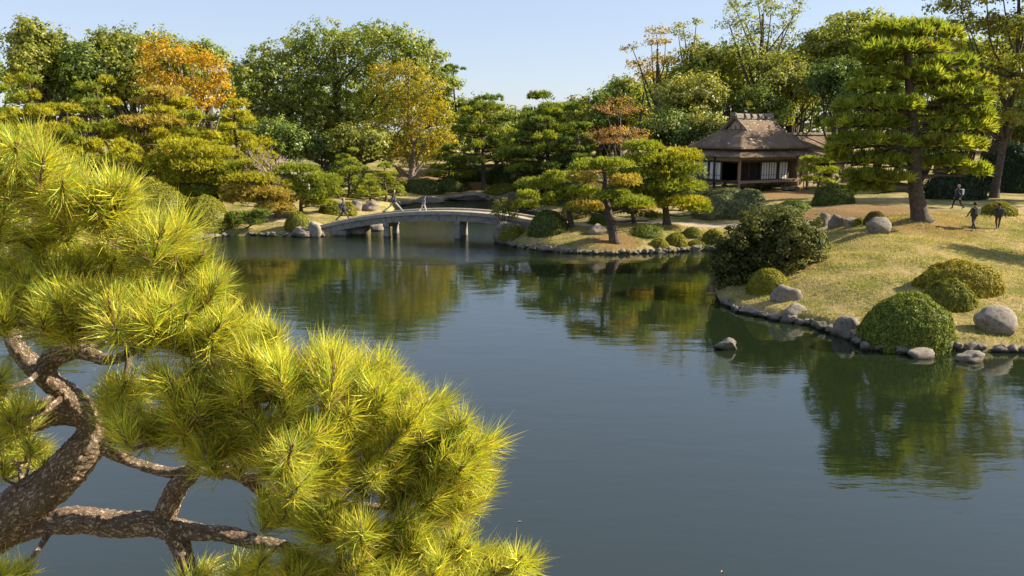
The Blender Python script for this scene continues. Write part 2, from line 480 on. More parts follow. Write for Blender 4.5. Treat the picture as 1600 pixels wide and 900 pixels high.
def grow_limbs(mb, base, top, tips, r0, rng, sides=6, wob=0.25, low=0.22):
    """trunk from base to top, limbs from points on it to the tips"""
    base, top = np.array(base, float), np.array(top, float)
    L = np.linalg.norm(top - base)
    mid = [base + (top - base) * f + np.append(rng.normal(size=2) * wob * L * 0.06, 0) for f in (0.3, 0.62)]
    tr = spline([base - (0, 0, 0.25), base + (top - base) * 0.06, *mid, top], 18)
    f = np.linspace(0, 1, 18)
    rad = r0 * (1 - 0.78 * f) * (1 + 0.55 * np.exp(-f * 16))
    mb.tube(tr, rad, sides + 4)
    for tip in tips:
        tip = np.array(tip, float)
        hf = np.clip((tip[2] - base[2]) / (top[2] - base[2] + 1e-6) - 0.12 - 0.28 * rng.random(), low, 0.93)
        i = int(hf * 17)
        s0 = tr[i]
        d = tip - s0
        m1 = s0 + d * 0.45 + np.array((0, 0, -0.08 * np.linalg.norm(d))) + rng.normal(size=3) * 0.06 * np.linalg.norm(d)
        rr = min(rad[i] * 0.62, 0.03 * np.linalg.norm(d) + r0 * 0.12)
        mb.tube(spline([s0, m1, tip], 8), np.linspace(rr, rr * 0.25, 8), sides)
    return tr

def crown_mesh(rng, lobes, leaf, dens, c1, c2, c3=None, f3=0.0, clump=0.8, fill=0.25):
    """leaf faces gathered in clumps on the outside of many lobes"""
    Cs, Ns, Ss, Ks = [], [], [], []
    for (c, r) in lobes:
        c, r = np.array(c, float), np.array(r, float)
        area = 4 * math.pi * (np.prod(r)**(2/3))
        nc = max(5, int(area / (clump * clump * 1.5)))
        d = rdir(rng, nc)
        d[:, 2] = np.where(d[:, 2] < -0.35, -d[:, 2] * 0.6, d[:, 2]); d = nrm(d)
        rr = 0.66 + 0.54 * rng.random((nc, 1)) ** 1.3
        inn = rng.random((nc, 1)) < fill
        rr = np.where(inn, 0.2 + 0.5 * rng.random((nc, 1)), rr)
        cc = c + d * r * rr
        per = max(5, int(dens * clump * clump * 3.0 / (leaf * leaf * 0.6) * 1.75))
        cl_r = clump * (0.40 + 0.75 * rng.random((nc, 1, 1)))
        q = rdir(rng, nc * per).reshape(nc, per, 3)
        off = q * cl_r * (rng.random((nc, per, 1))**0.45) * np.array((1, 1, 0.75))
        C = cc[:, None, :] + off
        N = nrm(q * 0.7 + d[:, None, :] * 0.55 + np.array((0, 0, 0.35)) + rng.normal(size=(nc, per, 3)) * 0.45)
        col = mixc(rng, nc, c1, c2, 0.12)
        if c3 is not None:
            s = rng.random((nc, 1)) < f3
            col = np.where(s, np.array(c3) * (0.8 + 0.4 * rng.random((nc, 1))), col)
        K = np.repeat(col[:, None, :], per, axis=1) * (0.78 + 0.44 * rng.random((nc, per, 1)))
        Cs.append(C.reshape(-1, 3)); Ns.append(N.reshape(-1, 3)); Ks.append(K.reshape(-1, 3))
    C, N, K = np.vstack(Cs), np.vstack(Ns), np.vstack(Ks)
    S = leaf * (0.55 + 0.8 * rng.random(len(C)))
    V, F = leaf_quads(rng, C, N, S)
    return V, F, np.repeat(K, 4, axis=0)

PAL = {  # leaf base colours
    'olive': ((0.1875, 0.2225, 0.0375), (0.3750, 0.3875, 0.0700)),
    'green': ((0.1313, 0.2000, 0.0350), (0.2937, 0.3500, 0.0700)),
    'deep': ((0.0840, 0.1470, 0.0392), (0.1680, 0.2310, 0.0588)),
    'orange': ((0.430, 0.260, 0.016), (0.580, 0.370, 0.022)),
    'yellow': ((0.3360, 0.2800, 0.0179), (0.4704, 0.3696, 0.0224)),
    'gold': ((0.2875, 0.2625, 0.0275), (0.4625, 0.3625, 0.0325)),
    'rust': ((0.3125, 0.1625, 0.0750), (0.4125, 0.2500, 0.1125)),
    'pale': ((0.2500, 0.2687, 0.0688), (0.4125, 0.4062, 0.1187)),
}
def tree(name, label, px, D, ytop, wpx, pal, seed, ybot=None, shape=(1.0, 1.0), nl=16, leaf=0.37, dens=0.33, pal3=None, f3=0.0, trunk_r=None, clump=0.95, lobe=0.36, open_=0.0, mat='bark', lobes_px=None, group=None, fill=0.2, depth=0.85, cat='tree', limb_low=0.22):
    rng = np.random.default_rng(seed)
    top = P(px, ytop, D)
    if lobes_px: top[0] = P(px, 235, D)[0]
    x, y = top[0], top[1]
    gz = hz(x, y)
    base = np.array((x, y, gz))
    Rw = wpx * 0.5 * mpp(D)
    zb = P(px, ybot, D)[2] if ybot else gz + 0.22 * (top[2] - gz)
    zc, Rh = (top[2] + zb) / 2, (top[2] - zb) / 2
    t = thing(name, label, cat, base, group=group)
    lobes = []
    if lobes_px:
        for (lx, ly, rx, ry) in lobes_px:
            dy = (rng.random() - 0.5) * Rw * 0.8 * depth
            c = P(lx, ly, D + dy)
            lobes.append((c - base, (rx * mpp(D), rx * mpp(D) * depth, ry * mpp(D))))
    else:
        for i in range(nl):
            d = rdir(rng, 1)[0]
            if d[2] < -0.3: d[2] *= -0.7
            d /= np.linalg.norm(d)
            lr = lobe * (0.58 + 0.75 * rng.random())
            k = max(0.0, 1.0 - lr) * (0.75 + 0.25 * rng.random())
            taper = shape[0] + (shape[1] - shape[0]) * (d[2] * 0.5 + 0.5)
            c = np.array((d[0] * Rw * k * taper, d[1] * Rw * depth * k * taper, zc - gz + d[2] * Rh * k))
            lobes.append((c, (Rw * lr, Rw * lr * 0.95, min(Rh, Rw) * lr * 0.9)))
        if not open_:
            lobes.append((np.array((0, 0, zc - gz)), (Rw * 0.45, Rw * 0.4, Rh * 0.45)))
    mb = MB()
    tr = trunk_r or 0.032 * (top[2] - gz)
    tips = [l[0] for l in lobes]
    grow_limbs(mb, (0, 0, 0), (0, 0, (top[2] - gz) * 0.86), tips, tr, rng, low=limb_low)
    mb.build('trunk', M[mat], t, smooth=True)
    c3 = None if pal3 is None else np.array(PAL[pal3]).mean(axis=0)
    V, F, K = crown_mesh(rng, lobes, leaf, dens, *PAL[pal], c3=c3, f3=f3, clump=clump, fill=fill)
    obj('crown', np_mesh('crown', V, F, K), M['leaf'], t)
    return t

PINEPAL = {
    'yellow': ((0.3250, 0.3375, 0.0350), (0.5250, 0.4875, 0.0450)),
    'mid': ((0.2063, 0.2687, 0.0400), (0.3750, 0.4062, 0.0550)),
    'dark': ((0.1125, 0.1812, 0.0450), (0.2375, 0.2937, 0.0625)),
    'tan': ((0.4125, 0.3375, 0.0825), (0.5375, 0.4375, 0.1075)),
}
def pad_tufts(rng, c, r, n, L, k, c1, c2, tan=0.06):
    """one flat cushion of needle tufts, bumpy above and thin below"""
    nb = max(3, int(n / 22))
    ba = rng.random(nb) * 2 * math.pi; br = np.sqrt(rng.random(nb)) * 0.78
    bc = np.stack([np.cos(ba) * br, np.sin(ba) * br, 0.25 * (1 - br**2) + 0.15 * rng.random(nb)], axis=1)
    bcol = mixc(rng, nb, c1, c2, 0.10)
    which = rng.integers(0, nb, n)
    q = rdir(rng, n); q[:, 2] = np.abs(q[:, 2]) * 1.0 - 0.18
    u = bc[which] + q * np.array((0.36, 0.36, 0.80)) * (0.6 + 0.4 * rng.random((n, 1)))
    p = c + u * r
    ax = nrm(np.array((0, 0, 0.75)) + u * np.array((0.55, 0.55, 0.2)) + q * 0.5 + rng.normal(size=(n, 3)) * 0.2)
    col = bcol[which] * (0.8 + 0.4 * rng.random((n, 1)))
    dead = rng.random((n, 1)) < tan
    col = np.where(dead, np.array((0.17, 0.12, 0.05)), col)
    p2 = np.repeat(p, k, axis=0); a2 = np.repeat(ax, k, axis=0)
    d = nrm(a2 + rng.normal(size=(n * k, 3)) * 0.55)
    side = nrm(np.cross(d, rdir(rng, n * k)))
    ln = L * (0.7 + 0.6 * rng.random((n * k, 1)))
    w = L * 0.15
    V = np.stack([p2 - side * w, p2 + side * w, p2 + d * ln], axis=1).reshape(-1, 3)
    K = np.repeat(np.repeat(col, k, axis=0) * (0.85 + 0.3 * rng.random((n * k, 1))), 3, axis=0)
    return V, K

def pine(name, label, px, D, ybase, ytop, seed, pal='mid', pads_px=None, wpx=100, tiers=5, trunk_px=None, tr=0.14, L=0.24, dens=34.0, k=6, pal2=None, group=None, prof=None, flat=0.40, mat='bark', vs=1.6, ypad0=None):
    rng = np.random.default_rng(seed)
    if ybase is None:
        b0 = P(px, 300, D); b0[2] = hz(b0[0], b0[1])
    else:
        b0 = P(px, ybase, D); b0[2] = hz(b0[0], b0[1])
    base = b0
    t = thing(name, label, 'pine tree', base, group=group)
    mp_ = mpp(D)
    ztop = P(px, ytop, D)[2]
    Hh = ztop - base[2]
    pads = []
    if pads_px:
        for q in pads_px:
            lx, ly, rx, ry = q[:4]
            dD = q[4] if len(q) > 4 else (rng.random() - 0.5) * 1.4
            c = P(lx, ly, D + dD) - base
            pads.append((c, np.array((rx * mp_ * 1.18, rx * mp_, ry * mp_ * vs))))
    else:
        R = wpx * 0.5 * mp_
        z0 = 0.3 if ypad0 is None else (P(px, ypad0, D)[2] - base[2]) / Hh
        for ti in range(tiers):
            f = ti / max(1, tiers - 1)
            h = z0 + (0.93 - z0) * f ** 0.85
            pr = (prof(f) if prof else (1.0 - 0.72 * f ** 1.4))
            npd = max(3, int(round((2 + 5 * pr) * (0.8 if f > .9 else 1))))
            a0 = rng.random() * 6.28
            for j in range(npd):
                a = a0 + j * 6.283 / npd + rng.normal() * 0.25
                rad = R * pr * (0.45 + 0.35 * rng.random()) * (0.7 if f > .9 else 1)
                pr_ = R * (0.24 + 0.16 * rng.random()) * (0.65 + 0.35 * pr)
                c = np.array((math.cos(a) * rad, math.sin(a) * rad, Hh * (h + rng.normal() * 0.045)))
                pads.append((c, np.array((pr_, pr_, max(0.22, pr_ * flat * (0.8 + 0.5 * rng.random()))))))
    mb = MB()
    if trunk_px:
        pts = [P(x, y, D) - base for (x, y) in trunk_px]
        pts[0] = np.array((pts[0][0], 0, -0.2))
    else:
        pts = [np.array((0, 0, -0.2))]
        off = np.zeros(2)
        for f in (0.25, 0.5, 0.75, 0.96):
            off = off + rng.normal(size=2) * 0.016 * Hh
            pts.append(np.array((off[0], off[1], Hh * f)))
    n = 26
    tk = spline(pts, n)
    f = np.linspace(0, 1, n)
    rad = tr * (1 - 0.75 * f) * (1 + 0.6 * np.exp(-f * 14))
    tv = MB(); tv.tube(tk, rad, 12)
    for (c, r) in pads:
        dz = tk[:, 2] - c[2] + 0.10 * np.hypot(tk[:, 0] - c[0], tk[:, 1] - c[1])
        i = int(np.argmin(np.abs(dz) + 0.15 * np.hypot(tk[:, 0] - c[0], tk[:, 1] - c[1])))
        s0 = tk[i]; e = c - np.array((0, 0, r[2] * 0.25))
        d = e - s0; ln = np.linalg.norm(d)
        if ln < 0.15: continue
        rr = max(0.02, min(rad[i] * 0.6, 0.035 * ln + 0.02))
        m1 = s0 + d * 0.5 + np.array((rng.normal() * .07, rng.normal() * .07, rng.normal() * .06 + 0.03)) * ln
        br = spline([s0, m1, e], 8)
        tv.tube(br, np.linspace(rr, rr * 0.35, 8), 6)
        for q in range(4):
            a = rng.random() * 6.28
            e2 = c + np.array((math.cos(a) * r[0] * 0.7, math.sin(a) * r[1] * 0.7, -r[2] * 0.05))
            tv.tube([br[5], (br[5] + e2) / 2 + np.array((0, 0, 0.03)), e2], [rr * 0.45, rr * 0.3, rr * 0.15], 4)
    tv.build('trunk', M[mat], t, smooth=True)
    pa = PINEPAL[pal]
    Vs, Ks = [], []
    for i, (c, r) in enumerate(pads):
        q = PINEPAL[pal2] if (pal2 and rng.random() < 0.3) else pa
        nt_ = int(max(36, 1.3 * dens * math.pi * r[0] * r[1] * (0.24 / L) ** 1.3))
        V, K = pad_tufts(rng, c, r, nt_, L, k, *q)
        Vs.append(V); Ks.append(K)
    V, K = np.vstack(Vs), np.vstack(Ks)
    obj('foliage', np_mesh('foliage', V, np.arange(len(V)).reshape(-1, 3), K), M['pine'], t)
    return t

def bush(name, label, c, r, seed, c1, c2, leaf=0.07, n=5000, rough=0.06, jit=0.38, loose=0.0, cat='bush', twist=None, group=None, mat='clipped'):
    """a clipped shrub: dense leaf faces on a bumpy dome, with stems inside"""
    rng = np.random.default_rng(seed)
    r = np.array(r, float)
    t = thing(name, label, cat, c, group=group)
    n = int(n * 1.35)
    d = rdir(rng, n)
    d[:, 2] = np.abs(d[:, 2]) * 1.05 - 0.05
    d = nrm(d)
    f = np.array([mnoise.noise(Vector(v) * 2.3 + Vector((seed, 0, 0))) for v in d])
    f2 = np.array([mnoise.noise(Vector(v) * 7.0 + Vector((0, seed, 0))) for v in d])
    rr = 1 + rough * 1.6 * f + rough * f2 + rng.normal(size=n) * (0.012 + loose) - 0.10 * (rng.random(n) < 0.25) * rng.random(n)
    C = d * r * rr[:, None]
    N = nrm(d / r * r.mean() + rng.normal(size=(n, 3)) * jit)
    K = 1.7 * mixc(rng, n, c1, c2, 0.25) * (1 + 0.35 * f2[:, None])
    V, F = leaf_quads(rng, C, N, leaf * (0.7 + 0.7 * rng.random(n)), 0.65)
    obj('foliage', np_mesh('foliage', V, F, np.repeat(K, 4, axis=0)), M[mat], t)
    # woody core that keeps the dome closed
    u, w = 18, 9
    Vc, Fc = [], []
    for j in range(w + 1):
        th = math.pi / 2 * j / w
        for i in range(u):
            a = 2 * math.pi * i / u
            dd = Vector((math.cos(a) * math.cos(th), math.sin(a) * math.cos(th), math.sin(th)))
            s = 0.965 * (1 + rough * 1.6 * mnoise.noise(dd * 2.3 + Vector((seed, 0, 0))))
            Vc.append((dd.x * r[0] * s, dd.y * r[1] * s, dd.z * r[2] * s - 0.03))
    for j in range(w):
        for i in range(u):
            k = (i + 1) % u
            Fc.append((j*u+i, j*u+k, j*u+u+k, j*u+u+i))
    kk = np.tile((np.array(c1) + np.array(c2)) * 0.5, (len(Vc), 1))
    obj('inner_growth', np_mesh('inner_growth', Vc, Fc, kk, smooth=True), M[mat], t)
    return t

def rock_mesh(seed, sub=3, rough=0.22, flat=0.0):
    import bmesh
    rng = random.Random(seed)
    bm = bmesh.new()
    bmesh.ops.create_icosphere(bm, subdivisions=sub, radius=1.0)
    planes = []
    for i in range(9):
        d = Vector((rng.gauss(0, 1), rng.gauss(0, 1), rng.gauss(0, 0.8))).normalized()
        planes.append((d, rng.uniform(0.55, 0.90)))
    off = Vector((seed * 1.7, seed * 0.3, 0))
    for v in bm.verts:
        p = v.co.copy()
        for d, k in planes:
            e = p.dot(d) - k
            if e > 0: p -= d * e * 0.94
        p *= 1 + rough * (mnoise.fractal(p * 1.6 + off, 0.7, 2.1, 6) * 0.75)
        p.z *= (1 - flat)
        v.co = p
    me = bpy.data.meshes.new('rock')
    bm.to_mesh(me); bm.free()
    me.polygons.foreach_set('use_smooth', np.ones(len(me.polygons), dtype=bool))
    return me
for k_ in ('stone', 'palestone', 'bridge_stone'):       # wet band at the waterline
    nt = M[k_].node_tree
    b = nt.nodes['Principled BSDF']
    src = b.inputs['Base Color'].links[0].from_socket
    ge = nd(nt, 'ShaderNodeNewGeometry'); sp = nd(nt, 'ShaderNodeSeparateXYZ')
    nt.links.new(ge.outputs['Position'], sp.inputs[0])
    wr = nd(nt, 'ShaderNodeMapRange'); wr.inputs[1].default_value = 0.05; wr.inputs[2].default_value = 0.13
    nt.links.new(sp.outputs['Z'], wr.inputs[0])
    wm_ = nd(nt, 'ShaderNodeMix', data_type='RGBA', blend_type='MIX')
    dk_ = nd(nt, 'ShaderNodeMix', data_type='RGBA', blend_type='MULTIPLY'); dk_.inputs[0].default_value = 1; dk_.inputs[7].default_value = (0.42, 0.42, 0.36, 1)
    nt.links.new(src, dk_.inputs[6]); nt.links.new(wr.outputs[0], wm_.inputs[0]); nt.links.new(dk_.outputs[2], wm_.inputs[6]); nt.links.new(src, wm_.inputs[7])
    nt.links.new(wm_.outputs[2], b.inputs['Base Color'])
ROCKS = [rock_mesh(s, 3 if s < 6 else 4) for s in range(9)]
SMALL = [rock_mesh(20 + s, 3, 0.5) for s in range(8)]
for r_ in ROCKS + SMALL:
    r_.materials.append(M['stone'])
ROCKP = []
for r_ in ROCKS:
    q = r_.copy(); q.materials.clear(); q.materials.append(M['palestone']); ROCKP.append(q)
def boulder(label, px, py, w, h, seed, pale=False, dep=0.8, sink=0.35, rz=None, name='boulder', z=None, group=None):
    """w, h in photo pixels; (px, py) is the foot of the stone"""
    g = G(px, py) if z is None else W(px, py, z)
    s = mpp(g[1])
    me = (ROCKP if pale else ROCKS)[seed % 9]
    o = obj(name, me)
    hh = h * s / (2 - 2 * sink) * 1.05
    o.scale = (w * s * 0.50, w * s * 0.50 * dep, hh * 1.0)
    o.location = (g[0] * (g[1] + w * s * 0.4 * dep) / g[1], g[1] + w * s * 0.4 * dep, g[2] + hh * (1 - 2 * sink) * 0.9)
    o.rotation_euler = (0, 0, rz if rz is not None else seed * 0.35 % 0.9 - 0.4)
    return tag(o, label, 'rock', group)

# ------------------------------------------------------------------ stone bridge
NL, NR = P(500, 357.5, 60.9), P(838, 349.5, 57.4)
NL[2], NR[2] = 0.64, 1.36
bdir = np.array((NR[0] - NL[0], NR[1] - NL[1])); BL = float(np.linalg.norm(bdir)); bdir /= BL
bang = math.atan2(bdir[1], bdir[0])
bridge = thing('stone_bridge', 'low arched grey stone bridge crossing the pond on square piers', 'bridge', (NL[0], NL[1], 0), bang)
BW = 2.5
def bz(t): return 0.64 + 4.25 * t - 3.53 * t * t
def strip(x0, x1, y0, y1, zt, zb, n, name, mat, bevel=0.0, group=None):
    V, F = [], []
    for i in range(n + 1):
        x = x0 + (x1 - x0) * i / n
        z = bz(x / BL)
        V += [(x, y0, z + zb), (x, y1, z + zb), (x, y1, z + zt - bevel), (x, y1 - bevel, z + zt), (x, y0 + bevel, z + zt), (x, y0, z + zt - bevel)]
    k = 6
    for i in range(n):
        for j in range(k):
            j2 = (j + 1) % k
            F.append((i*k+j, i*k+j2, (i+1)*k+j2, (i+1)*k+j))
    F += [tuple(range(k)), tuple(range(n * k + k - 1, n * k - 1, -1))]
    mb = MB(); mb.add(V, [f[::-1] for f in F])
    return mb.build(name, mat, bridge)
strip(0.0, BL, 0.22, BW - 0.22, 0.0, -0.14, 40, 'deck', M['gravel'], 0.02)
for (y0, y1) in ((0.0, 0.26), (BW - 0.26, BW)):
    ns = 11
    for i in range(ns):
        strip(BL * i / ns + 0.008, BL * (i + 1) / ns - 0.008, y0, y1, 0.15, -0.12, 4, 'curb_stone', M['curb_stone'], 0.03)
TP = (0.315, 0.645)
for (y0, y1) in ((0.10, 0.50), (BW - 0.50, BW - 0.10)):
    for a, c in ((0.0, TP[0]), (TP[0], TP[1]), (TP[1], 1.0)):
        strip(BL * a + 0.02, BL * c - 0.02, y0, y1, -0.125, -0.58, 12, 'girder', M['bridge_stone'], 0.02)
for tpos in TP:
    x = tpos * BL; zt = bz(tpos) - 0.585
    MB().box((x, BW / 2, zt - 0.15), (0.46, BW - 0.1, 0.3), bev=0.03).build('cross_beam', M['bridge_stone'], bridge)
    for yy in (0.32, BW - 0.32):
        mb = MB(); zb_ = -1.0; z2 = zt - 0.303
        q = [(.25, zb_), (.225, 0.1), (.20, z2 - 0.05), (.20, z2)]
        V, F = [], []
        for (h_, z_) in q:
            c_ = 0.05
            V += [(x-h_+c_, yy-h_, z_), (x+h_-c_, yy-h_, z_), (x+h_, yy-h_+c_, z_), (x+h_, yy+h_-c_, z_), (x+h_-c_, yy+h_, z_), (x-h_+c_, yy+h_, z_), (x-h_, yy+h_-c_, z_), (x-h_, yy-h_+c_, z_)]
        for r in range(3):
            for i in range(8):
                j = (i + 1) % 8
                F.append((r*8+i, r*8+j, r*8+8+j, r*8+8+i))
        F += [tuple(range(7, -1, -1)), tuple(range(24, 32))]
        mb.add(V, F).build('pier', M['bridge_stone'], bridge)
MB().box((0.9, BW / 2, -0.18), (2.2, BW - 0.3, 1.2), bev=0.05).build('abutment', M['bridge_stone'], bridge)
MB().box((BL - 0.6, BW / 2, 0.1), (1.6, BW - 0.3, 1.5), bev=0.05).build('abutment', M['bridge_stone'], bridge)
def on_bridge(t, yy):
    x = t * BL
    return np.array((NL[0] + bdir[0] * x - bdir[1] * yy, NL[1] + bdir[1] * x + bdir[0] * yy, bz(t)))
# paths
e0, e1 = on_bridge(0.0, BW / 2), on_bridge(1.0, BW / 2)
path_strip('garden_path', [e0 + bdir_ for bdir_ in [np.array((0.4, 0, 0)), np.array((-2.2, 1.2, 0)), np.array((-5.5, 3.0, 0)), np.array((-10, 4.0, 0)), np.array((-18, 3.0, 0))]], 1.9)
path_strip('garden_path', [e1 + np.array((-0.6, 0, 0)), G(900, 350), G(1000, 349.5), G(1090, 351), G(1160, 352), G(1230, 352), G(1300, 352)], 1.9)

# ------------------------------------------------------------------ tea house
m, nt, b = new_mat('thatch')
tc = nd(nt, 'ShaderNodeTexCoord')
mp = nd(nt, 'ShaderNodeMapping'); mp.inputs['Scale'].default_value = (1.0, 1.0, 0.35)
nt.links.new(tc.outputs['Object'], mp.inputs[0])
n1 = nd(nt, 'ShaderNodeTexNoise', Scale=9.0, Detail=9.0, Roughness=0.8)
n2 = nd(nt, 'ShaderNodeTexNoise', Scale=0.9, Detail=4.0)
n3 = nd(nt, 'ShaderNodeTexNoise', Scale=3.4, Detail=3.0)
nt.links.new(mp.outputs[0], n1.inputs['Vector'])
for n in (n2, n3): nt.links.new(tc.outputs['Object'], n.inputs['Vector'])
r1 = ramp(nt, [(0.3, (0.085, 0.062, 0.046)), (0.7, (0.26, 0.200, 0.150))])
nt.links.new(n1.outputs[0], r1.inputs[0])
r2 = ramp(nt, [(0.35, (0.75, 0.72, 0.70)), (0.65, (1.15, 1.1, 1.0))])
nt.links.new(n2.outputs[0], r2.inputs[0])
mx = nd(nt, 'ShaderNodeMix', data_type='RGBA', blend_type='MULTIPLY'); mx.inputs[0].default_value = 1
nt.links.new(r1.outputs[0], mx.inputs[6]); nt.links.new(r2.outputs[0], mx.inputs[7])
r3 = ramp(nt, [(0.66, (0, 0, 0)), (0.70, (1, 1, 1))])
nt.links.new(n3.outputs[0], r3.inputs[0])
mx2 = nd(nt, 'ShaderNodeMix', data_type='RGBA'); mx2.inputs[7].default_value = (0.46, 0.44, 0.40, 1)
nt.links.new(r3.outputs[0], mx2.inputs[0]); nt.links.new(mx.outputs[2], mx2.inputs[6])
nt.links.new(mx2.outputs[2], b.inputs['Base Color'])
b.inputs['Roughness'].default_value = 0.95; b.inputs['Specular IOR Level'].default_value = 0.15
bp = nd(nt, 'ShaderNodeBump', Strength=0.9, Distance=0.07)
nt.links.new(n1.outputs[0], bp.inputs['Height']); nt.links.new(bp.outputs[0], b.inputs['Normal'])
M['thatch'] = m

PHI = math.radians(28)
hc = P(1153, 300, 72.0)
hx, hy = hc[0] + 5.3 * math.cos(PHI) - 4.2 * math.sin(PHI), hc[1] + 5.3 * math.sin(PHI) + 4.2 * math.cos(PHI)
HZ = P(1160, 300, 72.6)[2]
house = thing('tea_house', 'old tea house with hipped brown thatched roof and white paper screens', 'building', (hx, hy, HZ), PHI)
house.scale = (1.15, 1.24, 1.0)
def loft(rings, name, mat, thick=0.0, smooth=False, parent=house, seg=10):
    """rings of (half length, half width, height, corner radius) from eave to top"""
    V, F = [], []
    ks = None
    for (a, bb, z, cr) in rings:
        ring = []
        for (sx, sy, st) in ((1, -1, -90), (1, 1, 0), (-1, 1, 90), (-1, -1, 180)):
            for q in range(4):
                an = math.radians(st + 90 * q / 3)
                ring.append((sx * (a - cr) + cr * math.cos(an), sy * (max(bb, 0.02) - min(cr, max(bb, .02))) + min(cr, max(bb, .02)) * math.sin(an), z))
            # points along the side so the edge can sag
        ks = len(ring)
        V += ring
    for r in range(len(rings) - 1):
        for i in range(ks):
            j = (i + 1) % ks
            F.append((r*ks+i, r*ks+j, (r+1)*ks+j, (r+1)*ks+i))
    F.append(tuple(range(ks - 1, -1, -1)))
    F.append(tuple(range((len(rings) - 1) * ks, len(rings) * ks)))
    mb = MB(); mb.add(V, F)
    return mb.build(name, mat, parent, smooth=smooth)
# skirt roof (shingled) and thatched upper roof
loft([(3.3, 2.1, 3.20, .02), (4.52, 3.32, 3.02, .03), (4.60, 3.40, 3.06, .03), (4.58, 3.38, 3.16, .03), (3.95, 2.78, 3.52, .03), (3.2, 2.1, 3.95, .02)], 'skirt_roof', M['thatch'])
loft([(3.4, 2.25, 3.95, .05), (4.05, 2.90, 3.72, .10), (4.16, 3.01, 3.82, .12), (4.14, 2.99, 3.98, .12), (3.55, 2.45, 4.38, .12), (3.0, 1.92, 4.86, .10), (2.20, 1.46, 5.36, .06), (1.72, 1.25, 5.60, .03)], 'thatched_roof', M['thatch'])
# gabled upper part over the hips
mb = MB()
prof_ = [(-1.42, 5.42), (-0.95, 5.86), (-0.48, 6.34), (0, 6.78), (0.48, 6.34), (0.95, 5.86), (1.42, 5.42), (1.18, 5.40), (0.80, 5.74), (0.0, 6.46), (-0.80, 5.74), (-1.18, 5.40)]
ga = 1.92
V = [(-ga, y, z) for y, z in prof_] + [(ga, y, z) for y, z in prof_]
n = len(prof_)
mb.add(V, [(i, (i + 1) % n, n + (i + 1) % n, n + i) for i in range(n)] + [tuple(range(n - 1, -1, -1)), tuple(range(n, 2 * n))])
mb.build('gable_thatch', M['thatch'], house)
for sx in (-1, 1):
    gx_ = sx * 1.72
    gw = MB(); gw.add([(gx_ - .03, -1.16, 5.30), (gx_ - .03, 1.16, 5.30), (gx_ - .03, 0, 6.44), (gx_ + .03, -1.16, 5.30), (gx_ + .03, 1.16, 5.30), (gx_ + .03, 0, 6.44)],
                     [(0, 2, 1), (3, 4, 5), (0, 1, 4, 3), (1, 2, 5, 4), (2, 0, 3, 5)])
    gp = gw.build('gable_wall', M['plaster'], house)
    for y in (-0.5, 0.0, 0.5):
        MB().box((gx_ + sx * 0.05, y, 5.62), (0.04, 0.05, 0.55)).build('gable_lattice', M['wood'], gp)
    for sy in (-1, 1):
        bb_ = MB(); x0 = sx * 1.94
        V = []
        for (y, z) in ((1.50, 5.34), (1.44, 5.50), (0.0, 6.86), (0.0, 6.66)):
            V += [(x0 - .035, sy * y, z), (x0 + .035, sy * y, z)]
        bb_.add(V, [(0, 2, 4, 6), (1, 7, 5, 3), (0, 1, 3, 2), (2, 3, 5, 4), (4, 5, 7, 6), (6, 7, 1, 0)])
        bb_.build('bargeboard', M['ridge'], house)
# ridge with end blocks and bands
mb = MB()
pr = [(-0.40, 6.52), (-0.30, 6.80), (-0.17, 6.98), (0.17, 6.98), (0.30, 6.80), (0.40, 6.52)]
V = [(-2.02, y, z + .05) for y, z in pr] + [(0, y, z - .02) for y, z in pr] + [(2.02, y, z + .05) for y, z in pr]
F = [(i, i + 1, 6 + i + 1, 6 + i) for i in range(5)] + [(6 + i, 7 + i, 13 + i, 12 + i) for i in range(5)] + [(5, 4, 3, 2, 1, 0), (12, 13, 14, 15, 16, 17), (0, 6, 11, 5), (6, 12, 17, 11)]
rg = mb.add(V, F).build('ridge', M['ridge'], house)
for x in (-1.1, -0.35, 0.4, 1.1):
    MB().tube([(x, -0.47, 6.6), (x, -0.30, 6.90), (x, -0.1, 7.03), (x, 0.1, 7.03), (x, 0.30, 6.90), (x, 0.47, 6.6)], 0.055, 6).build('ridge_band', M['wood'], rg)
for sx in (-1, 1):
    MB().box((sx * 2.09, 0, 6.90), (0.12, 0.56, 0.40), bev=0.04).build('ridge_end', M['ridge'], rg)
# frame: floor, posts, beams, walls, screens
MB().box((-0.05, 0.0, 0.80), (7.7, 5.4, 0.12)).build('floor', M['wood'], house)
vr = MB().box((0.0, -2.42, 0.885), (7.6, 0.62, 0.05)).build('veranda_boards', M['lightwood'], house)
MB().box((0.0, -1.93, 0.884), (7.6, 0.34, 0.045)).build('veranda_boards', M['lightwood'], house)
MB().box((-0.05, -2.72, 0.80), (7.8, 0.07, 0.18)).build('veranda_edge', M['lightwood'], house)
MB().box((-3.92, 0.0, 0.80), (0.07, 5.3, 0.18)).build('veranda_edge', M['wood'], house)
for (x, y) in ((-3.78, -2.62), (0.0, -2.62), (2.55, -2.62), (3.78, -2.62), (-3.78, 0.0), (-3.78, 2.62), (3.78, 2.62), (3.78, 0), (0, 2.62)):
    if (x, y) == (0.0, -2.62): continue
    p_ = MB().box((x, y, 1.57), (0.16, 0.16, 3.14), bev=0.01).build('post', M['lightwood'] if y < -2 else M['wood'], house)
    MB().box((x, y, 0.02), (0.42, 0.42, 0.16), bev=0.05).build('base_stone', M['stone'], p_)
for x in (-2.5, -1.25, 0.0, 1.3):
    MB().box((x, -2.45, 0.37), (0.10, 0.10, 0.74)).build('floor_prop', M['wood'], house)
for y in (-1.2, 1.3):
    MB().box((-3.75, y, 0.37), (0.10, 0.10, 0.74)).build('floor_prop', M['wood'], house)
MB().box((0, -2.62, 2.72), (7.72, 0.13, 0.16)).build('beam', M['wood'], house)
